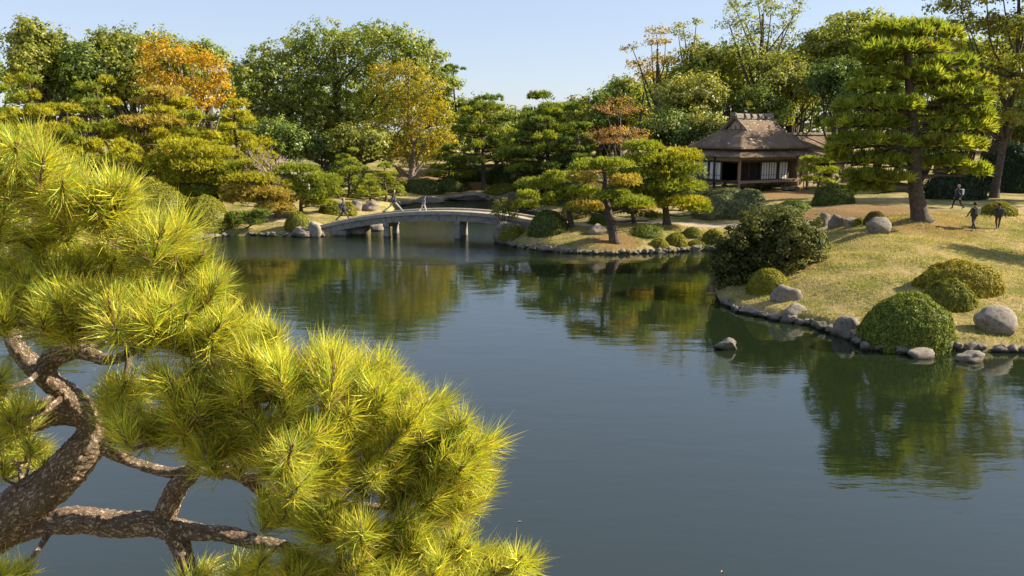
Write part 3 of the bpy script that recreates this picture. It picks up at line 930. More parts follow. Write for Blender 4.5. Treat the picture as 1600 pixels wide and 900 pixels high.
MB().box((-3.78, 0, 2.64), (0.12, 5.08, 0.12)).build('beam', M['wood'], house)
MB().box((-3.78, 0, 2.90), (0.06, 5.08, 0.40)).build('wall_panel', M['plaster'], house)
MB().box((0.0, -1.72, 2.86), (7.4, 0.06, 0.56)).build('wall_panel', M['plaster'], house)
MB().box((0.0, -1.72, 2.55), (7.4, 0.12, 0.10)).build('beam', M['wood'], house)
MB().box((0.0, 2.62, 2.0), (7.4, 0.08, 2.28)).build('wall_panel', M['plaster'], house)
MB().box((3.72, 0.45, 2.0), (0.08, 4.2, 2.28)).build('wall_panel', M['plaster'], house)
MB().box((0.4, 0.9, 2.0), (6.2, 0.06, 2.28)).build('shade_backing', M['dark'], house)  # added near-black wall behind the openings, makes the inside look unlit
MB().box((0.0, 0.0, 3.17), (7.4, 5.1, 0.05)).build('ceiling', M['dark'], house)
def shoji(cx, cy, w, face):
    """a paper screen with its wooden lattice; face 'y' looks to -y, 'x' to -x"""
    p_ = MB().box((cx, cy, 1.72), ((w, 0.03, 1.62) if face == 'y' else (0.03, w, 1.62))).build('shoji_screen', M['paper'], house)
    fr = MB()
    for k in range(4):
        o_ = -w / 2 + w * k / 3
        wd_ = 0.055 if k in (0, 3) else 0.022
        c = (cx + o_, cy - .028, 1.72) if face == 'y' else (cx - .028, cy + o_, 1.72)
        fr.box(c, (wd_, 0.03, 1.66) if face == 'y' else (0.03, wd_, 1.66))
    for z in (0.93, 1.32, 2.5):
        c = (cx, cy - .026, z) if face == 'y' else (cx - .026, cy, z)
        fr.box(c, (w, 0.025, 0.035) if face == 'y' else (0.025, w, 0.035))
    fr.build('frame', M['wood'], p_)
shoji(-3.78, 1.58, 1.70, 'x'); shoji(-3.76, -0.05, 1.22, 'x')
MB().box((-3.78, 0.64, 1.72), (0.10, 0.10, 1.7)).build('post', M['wood'], house)
MB().box((-3.78, -0.75, 1.72), (0.10, 0.10, 1.7)).build('post', M['wood'], house)
shoji(-0.10, -1.74, 0.86, 'y'); shoji(0.78, -1.70, 0.86, 'y'); shoji(1.95, -1.74, 0.95, 'y')
for x in (-3.0, -1.9, -0.6, 1.35, 2.5, 3.6):
    MB().box((x, -1.72, 1.72), (0.11, 0.11, 1.7)).build('post', M['wood'], house)
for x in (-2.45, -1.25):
    MB().box((x, -1.66, 1.72), (1.0, 0.05, 1.66)).build('opening_shade', M['dark'], house)  # near-black sheets standing in for the shade of the open bays
# step stone and low rail at the right end of the veranda
MB().box((1.2, -3.2, 0.12), (1.6, 0.55, 0.34), bev=0.08).build('step_stone', M['stone'], house)
rl = MB()
rl.tube([(3.0, -2.95, 0.0), (3.0, -2.95, 0.95)], 0.05, 6); rl.tube([(4.6, -2.95, 0.0), (4.6, -2.95, 0.95)], 0.05, 6); rl.tube([(2.8, -2.95, 0.9), (4.8, -2.95, 0.9)], 0.05, 6)
rl.build('rail', M['lightwood'], house)
# annex behind, to the right
ax_ = thing('house_annex', 'low annex roof with pale ridge behind the thatched tea house', 'building', (hx + 7.0 * math.cos(PHI) - 1.2 * math.sin(PHI), hy + 7.0 * math.sin(PHI) + 1.2 * math.cos(PHI), HZ), PHI)
mb = MB()
pf = [(-2.9, 2.75), (-1.5, 3.75), (0, 5.0), (1.5, 3.75), (2.9, 2.75), (2.9, 2.62), (0, 4.8), (-2.9, 2.62)]
n = len(pf); V = [(-2.6, y, z) for y, z in pf] + [(6.5, y, z) for y, z in pf]
mb.add(V, [(i, (i + 1) % n, n + (i + 1) % n, n + i) for i in range(n)] + [tuple(range(n - 1, -1, -1)), tuple(range(n, 2 * n))]).build('roof', M['thatch'], ax_)
MB().box((2.0, 0, 5.08), (9.2, 0.5, 0.30), bev=0.08).build('ridge', M['ridge'], ax_)
MB().box((2.4, -2.85, 2.62), (8.2, 0.08, 0.10)).build('eave_board', M['lightwood'], ax_)
MB().box((2.5, 0.1, 1.4), (7.6, 4.4, 2.8)).build('wall', M['plaster'], ax_)
for x in (-1.0, 1.0, 3.0, 5.0):
    MB().box((x, -2.13, 1.5), (0.14, 0.06, 2.6)).build('post', M['wood'], ax_)
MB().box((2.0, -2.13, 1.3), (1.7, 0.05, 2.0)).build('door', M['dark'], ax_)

# ------------------------------------------------------------------ people
def person(label, loc, yaw, h, cols, swing=0.0, arm=0.25, hold=None, lean=0.0, pack=None, hat=None, skirt=False, group=None):
    """cols: hair, top, legs, shoes; built facing +y then turned by yaw"""
    s = h / 1.70
    A = lambda *p: np.array(p, float)
    hip, chest, neck, head = A(0, 0, .92), A(0, lean * .5, 1.25), A(0, lean * .8, 1.46), A(0, lean + .02, 1.60)
    J = {}
    segs = [(hip + (0, 0, -.02), .135, A(0, lean * .25, 1.08), .125, 1), (A(0, lean * .25, 1.08), .125, chest, .150, 1),
            (chest + (-.10, 0, .06), .105, chest + (.10, 0, .06), .105, 1), (chest, .14, neck, .062, 1), (neck, .052, head, .060, 3),
            (head + (0, 0, -.03), .078, head + (0, .012, .045), .092, 3), (head + (0, .075, -.025), .018, head + (0, .098, -.035), .014, 3), (head + (0, -.025, .03), .098, head + (0, -.02, .06), .088, 0),
            (head + (.085, 0, -.01), .018, head + (.092, -.005, .015), .016, 3), (head + (-.085, 0, -.01), .018, head + (-.092, -.005, .015), .016, 3)]
    hands = []
    for sx in (-1, 1):
        sw = swing * sx
        h0 = hip + (sx * .095, 0, -.03)
        kn = h0 + (sx * .01, sw * .24 + .03, -.41 + abs(sw) * .02)
        an = kn + (0, sw * .26 - .05 - (.10 if sw < 0 else 0), -.40 + abs(sw) * .05)
        segs += [(h0, .098, kn, .064, 2), (kn, .066, an, .042, 2), (an + (0, -.03, -.02), .042, an + (0, .16, -.045), .034, 4)]
        sh = chest + (sx * .185, 0, .10)
        if hold and sx in hold:
            el = sh + (sx * .09, .06, -.27); wr = el + (-sx * .10, .22, .03)
        else:
            el = sh + (sx * (.06 + arm * .3), -sw * .12, -.28); wr = el + (sx * arm * .12, -sw * .14 + .06, -.24)
        segs += [(sh, .066, el, .050, 1), (el, .050, wr, .036, 1)]
        d = nrm(wr - el)
        segs += [(wr, .030, wr + d * .07, .036, 3)]
        hands.append((wr + d * .07, d, sx))
    mb = MB()
    def cap(p0, r0, p1, r1, sides=10):
        p0, p1 = np.array(p0, float), np.array(p1, float)
        d = nrm(p1 - p0)
        pts, rr = [], []
        for a in (-80, -50, -20):
            pts.append(p0 + d * r0 * math.sin(math.radians(a))); rr.append(r0 * math.cos(math.radians(a)))
        for a in (20, 50, 80):
            pts.append(p1 + d * r1 * math.sin(math.radians(a))); rr.append(r1 * math.cos(math.radians(a)))
        mb.tube(pts, rr, sides)
    for g in segs: cap(*g[:4])
    tmp = mb.build('tmp_body', None)
    md = tmp.modifiers.new('r', 'REMESH'); md.mode = 'VOXEL'; md.voxel_size = 0.020; md.use_smooth_shade = True
    ms = tmp.modifiers.new('s', 'SMOOTH'); ms.factor = 0.5; ms.iterations = 2
    dg = bpy.context.evaluated_depsgraph_get()
    me = bpy.data.meshes.new_from_object(tmp.evaluated_get(dg))
    bpy.data.objects.remove(tmp)
    V = np.zeros(len(me.vertices) * 3); me.vertices.foreach_get('co', V); V = V.reshape(-1, 3)
    F = [tuple(p.vertices) for p in me.polygons]
    cen = np.array([V[list(f)].mean(axis=0) for f in F])
    best = np.full(len(F), 9.0); idx = np.zeros(len(F), dtype=int)
    for (p0, r0, p1, r1, mi) in segs:
        d = p1 - p0; t = np.clip(((cen - p0) @ d) / (d @ d), 0, 1)
        dist = np.linalg.norm(cen - (p0 + t[:, None] * d), axis=1) - (r0 + (r1 - r0) * t)
        u = dist < best
        best = np.where(u, dist, best); idx = np.where(u, mi, idx)
    out = MB(); out.add(V, F)
    for (c, d, sx) in hands:                      # five fingers rooted in the palm
        sd_ = nrm(np.cross(d, A(0, 0, 1)) + 1e-4); nn = np.cross(sd_, d)
        for q, (o_, ln) in enumerate(((-.028, .062), (-.010, .075), (.010, .072), (.028, .055))):
            b_ = c + sd_ * o_
            out.tube([b_ - d * .02, b_ + d * ln * .5, b_ + d * ln * .85 + nn * ln * .3, b_ + d * ln + nn * ln * .55], [.011, .010, .009, .006], 5)
        th = c - d * .05 + A(0, 1, 0) * .028
        out.tube([th, th + A(0, .03, 0) + d * .03, th + A(0, .035, 0) + d * .06], [.013, .011, .007], 5)
    nf = len(F)
    me2 = bpy.data.meshes.new('body')
    me2.from_pydata(out.v, [], out.f)
    mi = np.full(len(out.f), 3, dtype=np.int32); mi[:nf] = idx
    for c in (cols[0], cols[1], cols[2], cols[4] if len(cols) > 4 else 'skin', cols[3]):
        me2.materials.append(cloth(c))
    me2.polygons.foreach_set('material_index', mi)
    me2.polygons.foreach_set('use_smooth', np.ones(len(out.f), dtype=bool))
    me2.update()
    t = thing('person', label, 'person', loc, yaw, group)
    t.scale = (s * 1.14, s * 1.14, s)
    bo = obj('body', me2, None, t)
    # open jacket hem below the waist
    hem = MB()
    ringv = []
    for (z, rx, ry) in ((1.12, .175, .145), (.98, .19, .165), (.84 if not skirt else .62, .205, .185)):
        ringv.append([(rx * math.cos(a), ry * math.sin(a) + lean * max(0, z - .92) * .6, z + .012 * math.sin(a * 3)) for a in np.linspace(0, 2 * math.pi, 16, endpoint=False)])
    V_ = sum(ringv, [])
    hem.add(V_, [(r*16+i, r*16+(i+1) % 16, r*16+16+(i+1) % 16, r*16+16+i) for r in range(2) for i in range(16)])
    hm = hem.build('jacket_hem', cloth(cols[1]), t, smooth=True)
    so_ = hm.modifiers.new('thick', 'SOLIDIFY'); so_.thickness = 0.02
    for sx in (-1, 1):
        MB().tube([head + (sx * .035, .078, .012), head + (sx * .035, .094, .012)], [.016, .004], 6).build('eye', cloth('ink'), t)
    MB().tube([head + (-.028, .082, -.068), head + (0, .090, -.070), head + (.028, .082, -.068)], [.006, .008, .006], 5).build('mouth', cloth('lip'), t)
    if pack:
        bk = MB(); bk.box((0, -.235 + lean * .4, 1.20), (.30, .17, .42), bev=.06)
        k_ = bk.build('backpack', cloth(pack), t, smooth=False)
        for sx in (-1, 1):
            MB().tube([(sx * .10, -.17 + lean * .4, 1.38), (sx * .12, .0 + lean * .6, 1.43), (sx * .12, .15 + lean * .5, 1.30), (sx * .13, .05, 1.10), (sx * .12, -.16 + lean * .3, 1.04)], .017, 5).build('strap', cloth(pack), k_)
    if hat:
        hb = MB()
        prf = [(.165, .05), (.155, .062), (.102, .066), (.098, .12), (.07, .15), (.01, .158)]
        V_ = []
        for (r, z) in prf:
            V_ += [(head[0] + r * math.cos(a), head[1] - .01 + r * math.sin(a), head[2] + z) for a in np.linspace(0, 2 * math.pi, 14, endpoint=False)]
        hb.add(V_, [(r*14+i, r*14+(i+1) % 14, r*14+14+(i+1) % 14, r*14+14+i) for r in range(len(prf) - 1) for i in range(14)])
        hb.build('hat', cloth(hat), t, smooth=True)
    return t
CLOTH = {'skin': (0.42, 0.27, 0.19), 'black': (0.018, 0.018, 0.020), 'charcoal': (0.045, 0.045, 0.050), 'grey': (0.16, 0.165, 0.18), 'white': (0.62, 0.62, 0.60), 'navy': (0.025, 0.032, 0.055), 'hair': (0.02, 0.015, 0.012),
         'beige': (0.40, 0.34, 0.26), 'brown': (0.07, 0.050, 0.038), 'olive': (0.14, 0.14, 0.085), 'ink': (0.01, 0.01, 0.01), 'lip': (0.28, 0.12, 0.10), 'stonegrey': (0.30, 0.30, 0.29), 'green': (0.08, 0.12, 0.05)}
_cl = {}
def cloth(k):
    if k not in _cl:
        c = CLOTH[k]
        _cl[k] = noisy('cloth_' + k, tuple(v * 0.8 for v in c), tuple(v * 1.2 for v in c), 14, 0.85, 0.15, 60, bdist=0.005)
    return _cl[k]

# ------------------------------------------------------------------ people in the garden
b_ang = bang
person('person in dark jacket stepping onto the low end of the stone bridge', on_bridge(0.085, 1.25), bang - math.pi / 2 + 0.3, 1.74, ('hair', 'charcoal', 'charcoal', 'black'), swing=0.8, pack='grey')
person('person in dark jacket and pale trousers striding across the stone bridge', on_bridge(0.325, 1.5), bang - math.pi / 2 + 0.5, 1.76, ('hair', 'charcoal', 'stonegrey', 'black'), swing=1.15, arm=0.4)
person('child in black and pale clothes bending forward on the bridge', on_bridge(0.475, 1.0), bang - math.pi / 2 + 0.9, 1.12, ('hair', 'grey', 'white', 'black'), swing=0.6, arm=0.3, lean=0.16)
person('person in dark cap with olive pack on the lawn beside another walker', G(1520, 358), 0.25, 1.52, ('hair', 'charcoal', 'charcoal', 'brown'), swing=0.35, hold=(1,), pack='olive', hat='black')
person('person in grey jacket with dark bag standing before the round clipped bush', G(1558, 358), -0.2, 1.50, ('hair', 'charcoal', 'brown', 'stonegrey'), swing=0.25, arm=0.35, pack='charcoal')
person('person in dark clothes in the shade beyond the big pine trunk', G(1495, 327), 1.9, 1.66, ('hair', 'navy', 'black', 'black'), swing=0.6, pack='stonegrey')

# ------------------------------------------------------------------ stone edging of the banks
def edging(name, label, pts, step, seed, big=0.30):
    rng = random.Random(seed)
    t = thing(name, label, 'stone edging', (pts[0][0], pts[0][1], 0))
    P2 = [np.array(p, float) for p in pts]
    k = 0
    carry = 0.0
    for a, c in zip(P2[:-1], P2[1:]):
        L = np.linalg.norm(c - a); u = (c - a) / (L + 1e-9)
        s = carry
        while s < L:
            p = a + u * s
            o = obj('stone', SMALL[k % 8] if rng.random() < .7 else ROCKS[k % 6], None, t)
            r = big * rng.choice((0.6, 0.8, 1.0, 1.1, 1.55)) * rng.uniform(0.85, 1.15)
            o.location = (p[0] - pts[0][0] + rng.uniform(-.05, .05), p[1] - pts[0][1] + rng.uniform(-.07, .07), 0.10 + rng.uniform(-.05, .08))
            o.scale = (r * rng.uniform(.95, 1.3), r * rng.uniform(.8, 1.0), r * rng.uniform(.75, 1.0))
            o.rotation_euler = (rng.uniform(-.2, .2), rng.uniform(-.2, .2), math.atan2(u[1], u[0]) + rng.uniform(-.3, .3))
            s += r * 1.75 * rng.uniform(.9, 1.1); k += 1
        carry = s - L
    return t
wp = [tuple(W(x, y)[:2]) for x, y in shore_px]
edging('stone_edging', 'row of rounded grey stones edging the pine island', wp[14:] + [(-0.2, 60.0), (0.6, 66)], 0.5, 3, 0.22)
edging('stone_edging', 'row of grey stones at the foot of the sloping lawn', wp[0:13], 0.5, 5, 0.18)
edging('stone_edging', 'dark low stones edging the bank at the low bridge end', [tuple(W(x, y)[:2]) for x, y in [(505, 370), (470, 369), (420, 369), (372, 367), (340, 370), (300, 378)]], 0.5, 7, 0.22)
edging('stone_edging', 'broken line of stones on the far shore behind the bridge', [tuple(W(x, y)[:2]) for x, y in [(836, 322), (800, 313), (740, 312), (690, 313), (650, 317), (622, 322)]], 0.5, 8, 0.42)

boulder('smooth pale boulder lying on the lawn beside the lobed clipped bush', 1553, 524, 76, 40, 2, True, 0.8, 0.28, 0.2)
boulder('pinkish flat boulder below the yellow clipped bush', 1228, 473, 48, 25, 1, True, 0.7, 0.3)
boulder('rounded brown boulder half in the water below the yellow bush', 1238, 503, 46, 22, 4, False, 0.8, 0.3)
boulder('grey wedge boulder at the water beside the big clipped dome', 1322, 528, 42, 30, 3, False, 0.9, 0.3)
boulder('lone mossy rock standing out of the open water', 1136, 548, 40, 18, 6, False, 0.8, 0.32, z=0.0)
boulder('low craggy rock at the foot of the big clipped dome', 1440, 560, 62, 16, 5, True, 0.5, 0.35, z=0.0)
boulder('flat rock lying off the shore below the pale boulder', 1518, 566, 56, 15, 7, True, 0.5, 0.4, z=0.0)
boulder('low pale rock at the shore below the dark loose bush', 1175, 492, 40, 12, 8, True, 0.6, 0.3, z=0.0)
boulder('large grey boulder on the path edge above the lawn', 1372, 366, 46, 24, 2, False, 0.8, 0.28)
boulder('dark shaded boulder beside the path under the clipped block', 1285, 356, 26, 22, 0, False, 0.8, 0.3)
boulder('grey boulder between two others beside the path', 1308, 358, 28, 21, 1, False, 0.8, 0.3)
boulder('light grey boulder beside the path next to the middle one', 1328, 356, 22, 18, 5, True, 0.8, 0.3)
boulder('tan sunlit boulder under the island pine', 932, 368, 30, 16, 4, True, 0.8, 0.3)
boulder('dark upright rock at the bridge end of the island', 794, 382, 50, 34, 3, False, 1.0, 0.25, z=0.0)
boulder('tall pale rock at the low end of the bridge', 492, 371, 22, 24, 1, True, 0.9, 0.25, z=0.0)
boulder('slanting pale rock in the water before the bridge end', 474, 371, 36, 17, 8, True, 0.7, 0.3, z=0.0)
boulder('pale rock under the low end of the bridge', 560, 367, 46, 17, 2, True, 0.7, 0.3, z=0.0)
boulder('pale rock shelf behind the first bridge pier', 590, 361, 30, 13, 5, True, 0.7, 0.3, z=0.0)
boulder('rounded sunlit boulder behind the first bridge walker', 556, 329, 22, 15, 0, True, 0.9, 0.25)
boulder('broad sunlit boulder behind the striding walker', 580, 330, 32, 14, 7, True, 0.8, 0.25)
boulder('shaded grey rock mass on the far shore', 735, 314, 84, 12, 6, False, 0.5, 0.3)
boulder('low rock on the far shore near the trees', 800, 316, 50, 14, 4, False, 0.5, 0.3)
boulder('low pale rock beyond the bridge crown on the far shore', 672, 318, 44, 11, 1, True, 0.5, 0.3)

# ------------------------------------------------------------------ clipped shrubs and loose bushes
def bush_px(name, label, px, py, wp_, hp, seed, c1, c2, leaf=0.07, n=5000, dep=0.9, **kw):
    g = G(px, py)
    s = mpp(g[1])
    r = (wp_ * s / 2, wp_ * s / 2 * dep, hp * s)
    z = min(g[2], hz(g[0], g[1] + r[1])) - 0.05
    return bush(name, label, (g[0] * (g[1] + r[1] * 0.85) / g[1], g[1] + r[1] * 0.85, z), (r[0], r[1], r[2] + (g[2] - z) * 0.4), seed, c1, c2, leaf, n, **kw)
Yl, Yl2 = (0.10, 0.105, 0.012), (0.185, 0.165, 0.018)
Gr, Gr2 = (0.050, 0.080, 0.014), (0.115, 0.135, 0.024)
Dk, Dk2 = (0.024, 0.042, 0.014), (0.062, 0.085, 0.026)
bush_px('clipped_bush', 'big green clipped dome bush leaning over the water edge', 1414, 549, 150, 84, 1, Gr, (0.16, 0.175, 0.03), 0.066, 19000, jit=0.5, rough=0.045, dep=0.8)
bush_px('clipped_bush', 'wide lobed clipped bush with golden top on the lawn', 1496, 462, 144, 48, 2, (0.11, 0.105, 0.014), (0.22, 0.18, 0.02), 0.066, 13000, rough=0.06, dep=0.55)
bush_px('clipped_bush', 'smaller clipped bush in front of the golden lobed one', 1480, 487, 86, 46, 3, (0.075, 0.085, 0.014), (0.14, 0.14, 0.02), 0.06, 12000, rough=0.06, dep=0.7)
bush_px('clipped_bush', 'smooth yellow green clipped oval bush against the dark loose bush', 1199, 461, 66, 38, 4, Yl, Yl2, 0.058, 10000, rough=0.03)
bush_px('clipped_bush', 'low round clipped bush behind the two lawn walkers', 1560, 337, 54, 19, 5, Yl, Yl2, 0.08, 3500, rough=0.04)
bush_px('clipped_bush', 'dark clipped bush beside the tea house step', 1302, 321, 64, 32, 6, Dk, Gr2, 0.10, 3500, rough=0.08)
bush_px('clipped_bush', 'small brown green bush above the large path boulder', 1367, 350, 34, 20, 7, (0.07, 0.06, 0.02), (0.10, 0.09, 0.025), 0.07, 2500, rough=0.03)
bush_px('clipped_bush', 'low green bush beside the path boulders', 1342, 353, 22, 12, 8, Gr, Yl2, 0.07, 1500)
bush_px('clipped_bush', 'grey green clipped hedge on the shaded bank under the tea house', 1170, 317, 50, 20, 9, (0.06, 0.075, 0.035), (0.10, 0.11, 0.05), 0.10, 3000, rough=0.06)
bush_px('clipped_bush', 'low grey green hedge mound near the tea house corner', 1125, 322, 44, 17, 10, (0.06, 0.075, 0.035), (0.10, 0.11, 0.05), 0.10, 3000, rough=0.06)
bush_px('clipped_bush', 'rounded green mound bush on the bank below the veranda', 1238, 335, 60, 20, 11, Gr, Gr2, 0.10, 3000, rough=0.06)
bush_px('clipped_bush', 'dark green clipped dome on the island near the bridge', 857, 369, 64, 38, 12, Dk, Gr2, 0.09, 5500, rough=0.04)
bush_px('clipped_bush', 'little yellow shrub on the dark rock at the island tip', 799, 374, 42, 24, 13, Gr, Yl2, 0.08, 2500, rough=0.14, loose=0.05)
bush_px('clipped_bush', 'small yellow clipped ball at the island shore', 1030, 387, 30, 14, 14, Yl, Yl2, 0.07, 1800)
bush_px('clipped_bush', 'medium yellow clipped ball beside the small shore one', 1056, 384, 36, 19, 15, Yl, Yl2, 0.07, 2200)
bush_px('clipped_bush', 'flat yellow clipped mound low on the island shore', 1088, 389, 32, 11, 16, Yl, Yl2, 0.07, 1800)
bush_px('clipped_bush', 'yellow clipped ball by the dark loose bush on the island', 1114, 381, 36, 21, 17, Yl, Yl2, 0.07, 2200)
bush_px('clipped_bush', 'tall clipped mound behind the two shore balls', 1082, 372, 34, 16, 18, Yl, Gr2, 0.07, 2000)
bush_px('clipped_bush', 'round clipped green bush by the low end of the bridge', 465, 361, 40, 29, 19, Gr, Yl2, 0.08, 3500, rough=0.03)
bush_px('clipped_bush', 'large yellow green clipped mound behind the low leaning waterside pine', 322, 362, 84, 52, 20, (0.09, 0.10, 0.012), (0.17, 0.16, 0.018), 0.10, 5500, rough=0.05)
bush_px('clipped_bush', 'broad clipped mound behind the near pine tip beside another mound', 235, 360, 130, 75, 21, (0.08, 0.09, 0.012), (0.15, 0.145, 0.018), 0.11, 6500, rough=0.07)
bush_px('clipped_bush', 'low bright bush on the slope behind the upright green pine', 520, 336, 44, 20, 22, Gr, Yl2, 0.09, 2500, rough=0.1)
bush_px('clipped_bush', 'small bright bush behind the first bridge walker', 545, 338, 26, 22, 23, Yl, Yl2, 0.09, 1500, rough=0.1)
bush_px('clipped_bush', 'wide dark clipped hedge on the far bank', 660, 304, 66, 24, 24, Dk, Gr2, 0.14, 3000, rough=0.1)
bush_px('clipped_bush', 'dark round hedge under the gold tree on the far bank', 705, 300, 60, 22, 25, Dk, Gr2, 0.14, 3000, rough=0.1)
bush_px('clipped_bush', 'bright green bush beside the wide dark hedge beyond the bridge', 612, 306, 46, 22, 26, Gr, Yl2, 0.13, 2500, rough=0.12)
bush_px('clipped_bush', 'low yellow green spreading shrub at the far shore', 790, 305, 62, 16, 27, Gr, Yl2, 0.13, 2500, rough=0.16, loose=0.05)
bush_px('clipped_bush', 'dark shrub mass at the far shore under the layered pine', 850, 306, 80, 34, 28, Dk, Gr, 0.14, 3500, rough=0.12, loose=0.04)
bush_px('loose_shrub', 'low green shrub on the island under the pines', 940, 352, 40, 18, 31, Gr, Gr2, 0.09, 2000, rough=0.15, loose=0.06)
bush_px('loose_shrub', 'bright low juniper beside the island pine trunk', 1008, 372, 52, 17, 32, Gr, Gr2, 0.08, 2500, rough=0.15, loose=0.06)
bush_px('loose_shrub', 'brownish shrub behind the island pine trunk', 900, 343, 50, 26, 33, (0.10, 0.08, 0.03), (0.17, 0.13, 0.05), 0.10, 2500, rough=0.15, loose=0.08)
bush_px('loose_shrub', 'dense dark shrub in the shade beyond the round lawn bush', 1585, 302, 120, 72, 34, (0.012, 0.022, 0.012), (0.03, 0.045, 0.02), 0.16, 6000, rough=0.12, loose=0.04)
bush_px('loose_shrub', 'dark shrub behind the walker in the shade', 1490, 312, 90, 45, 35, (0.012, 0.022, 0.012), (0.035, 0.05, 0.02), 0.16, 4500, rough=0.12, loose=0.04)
bush_px('loose_shrub', 'pinkish twiggy shrub at the foot of the bare straight trunk', 1556, 292, 60, 78, 36, (0.14, 0.10, 0.075), (0.24, 0.18, 0.14), 0.13, 2500, rough=0.2, loose=0.10)
# the big loose bush at the shore
def loose_bush(name, label, lobes_px, D, seed, pal, leaf, dens, clump):
    rng = np.random.default_rng(seed)
    c0 = P(lobes_px[0][0], lobes_px[0][1], D); gz = max(0.0, hz(c0[0], c0[1]))
    base = np.array((c0[0], c0[1], gz))
    t = thing(name, label, 'bush', base)
    lob = []
    for (x, y, rx, ry) in lobes_px:
        c = P(x, y, D + rng.uniform(-.9, .9)) - base
        lob.append((c, (rx * mpp(D), rx * mpp(D), ry * mpp(D))))
    mb = MB()
    for l in lob:
        mb.tube(spline([(0, 0, -.2), l[0] * 0.5 + rng.normal(size=3) * .15, l[0]], 8), np.linspace(.09, .02, 8), 6)
    mb.build('stems', M['bark'], t, smooth=True)
    V, F, K = crown_mesh(rng, lob, leaf, dens, *pal, clump=clump, fill=0.35)
    obj('foliage', np_mesh('foliage', V, F, K), M['clipped'], t)
loose_bush('loose_bush', 'big dark loose bush overhanging the water below the lawn', [(1200, 395, 55, 48), (1150, 420, 38, 42), (1240, 385, 42, 38), (1185, 360, 42, 32), (1225, 355, 40, 30), (1262, 378, 26, 30), (1145, 385, 30, 32), (1170, 440, 36, 28), (1215, 425, 34, 25), (1138, 445, 24, 24), (1155, 455, 26, 16), (1265, 400, 26, 24), (1130, 420, 20, 24)],
           38.5, 41, ((0.05, 0.065, 0.018), (0.15, 0.155, 0.04)), 0.15, 0.80, 0.42)

loose_bush('loose_shrub', 'feathery upright shrub beside the island end of the bridge', [(788, 331, 15, 13), (778, 324, 9, 11), (798, 328, 10, 12), (788, 318, 10, 9), (772, 332, 8, 9), (803, 338, 9, 8)], 57.0, 42, ((0.17, 0.19, 0.045), (0.29, 0.29, 0.07)), 0.10, 0.30, 0.24)
gg, gg2 = (0.07, 0.085, 0.040), (0.13, 0.14, 0.065)
for k, (lab, x, y, w, h) in enumerate([('grey green hedge on the path side below the tea house corner', 1112, 344, 60, 30), ('broad grey green shrub on the shaded bank above the path', 1158, 343, 76, 32),
        ('rounded shrub between the shaded bank and the path boulders', 1222, 345, 64, 22), ('low lit hedge along the foot of the tea house veranda', 1135, 308, 54, 13), ('bushy grey green shrub at the rear corner of the tea house', 1082, 306, 50, 34)]):
    bush_px('loose_shrub', lab, x, y, w, h, 140 + k, gg, gg2, 0.11, 3000, rough=0.14, loose=0.05)
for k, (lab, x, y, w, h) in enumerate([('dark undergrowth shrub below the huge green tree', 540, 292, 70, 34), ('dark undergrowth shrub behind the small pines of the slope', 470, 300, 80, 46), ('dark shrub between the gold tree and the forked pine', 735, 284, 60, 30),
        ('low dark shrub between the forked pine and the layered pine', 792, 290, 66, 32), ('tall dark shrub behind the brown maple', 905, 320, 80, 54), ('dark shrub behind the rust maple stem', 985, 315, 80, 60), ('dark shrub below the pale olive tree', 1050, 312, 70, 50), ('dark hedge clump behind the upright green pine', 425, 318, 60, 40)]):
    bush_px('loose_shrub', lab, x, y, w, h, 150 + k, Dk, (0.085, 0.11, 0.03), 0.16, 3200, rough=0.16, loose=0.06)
# ------------------------------------------------------------------ pines
isl = 'pines on the island'
pine('pine_tree', 'leaning pine with flat needle cushions and thick trunk on the island shore', 962, 52.8, 375, 250, 51, 'mid', tr=0.30, L=0.20, dens=60, pal2='tan',
     trunk_px=[(962, 375), (955, 352), (950, 325), (944, 300), (946, 278), (940, 262)],
     pads_px=[(930, 268, 34, 13), (958, 262, 26, 10), (908, 285, 24, 10), (975, 292, 26, 13), (915, 305, 26, 10, 1.0), (940, 312, 22, 9, -.6), (990, 324, 30, 11, -1.0), (1005, 330, 20, 8), (920, 328, 24, 9, 0.9), (965, 310, 18, 9, -.8)])
pine('pine_tree', 'pine with round bright cushions beside the dark clipped dome', 893, 55.6, 354, 272, 52, 'mid', tr=0.22, L=0.20, dens=60,
     trunk_px=[(893, 354), (891, 340), (884, 318), (881, 300), (880, 285)],
     pads_px=[(878, 286, 27, 13), (868, 314, 22, 10), (898, 312, 26, 13), (907, 330, 22, 10), (862, 296, 15, 8)])
pine('pine_tree', 'thin leaning pine with pale stem near the bridge end', 856, 57.2, 348, 282, 53, 'mid', tr=0.09, L=0.20, dens=55, mat='palebark',
     trunk_px=[(856, 348), (850, 330), (842, 310), (838, 292)],
     pads_px=[(838, 294, 26, 11), (826, 310, 18, 9), (848, 322, 18, 8), (822, 326, 20, 9)])
pine('pine_tree', 'tall many tiered bright pine in front of the tea house corner', 1042, 57.0, 356, 225, 54, 'mid', tr=0.27, L=0.21, dens=68, pal2='yellow',
     trunk_px=[(1042, 356), (1041, 335), (1036, 305), (1030, 275), (1020, 250), (1012, 235)],
     pads_px=[(1005, 236, 27, 11), (1018, 256, 36, 11), (990, 258, 22, 9), (1062, 252, 32, 13), (1075, 275, 26, 15), (1030, 278, 34, 13), (985, 292, 24, 12), (1050, 298, 38, 14), (1080, 300, 24, 12), (1010, 305, 28, 12), (1068, 325, 34, 13), (1035, 322, 26, 10), (1085, 332, 22, 10), (1000, 278, 22, 9), (1048, 265, 24, 10)])
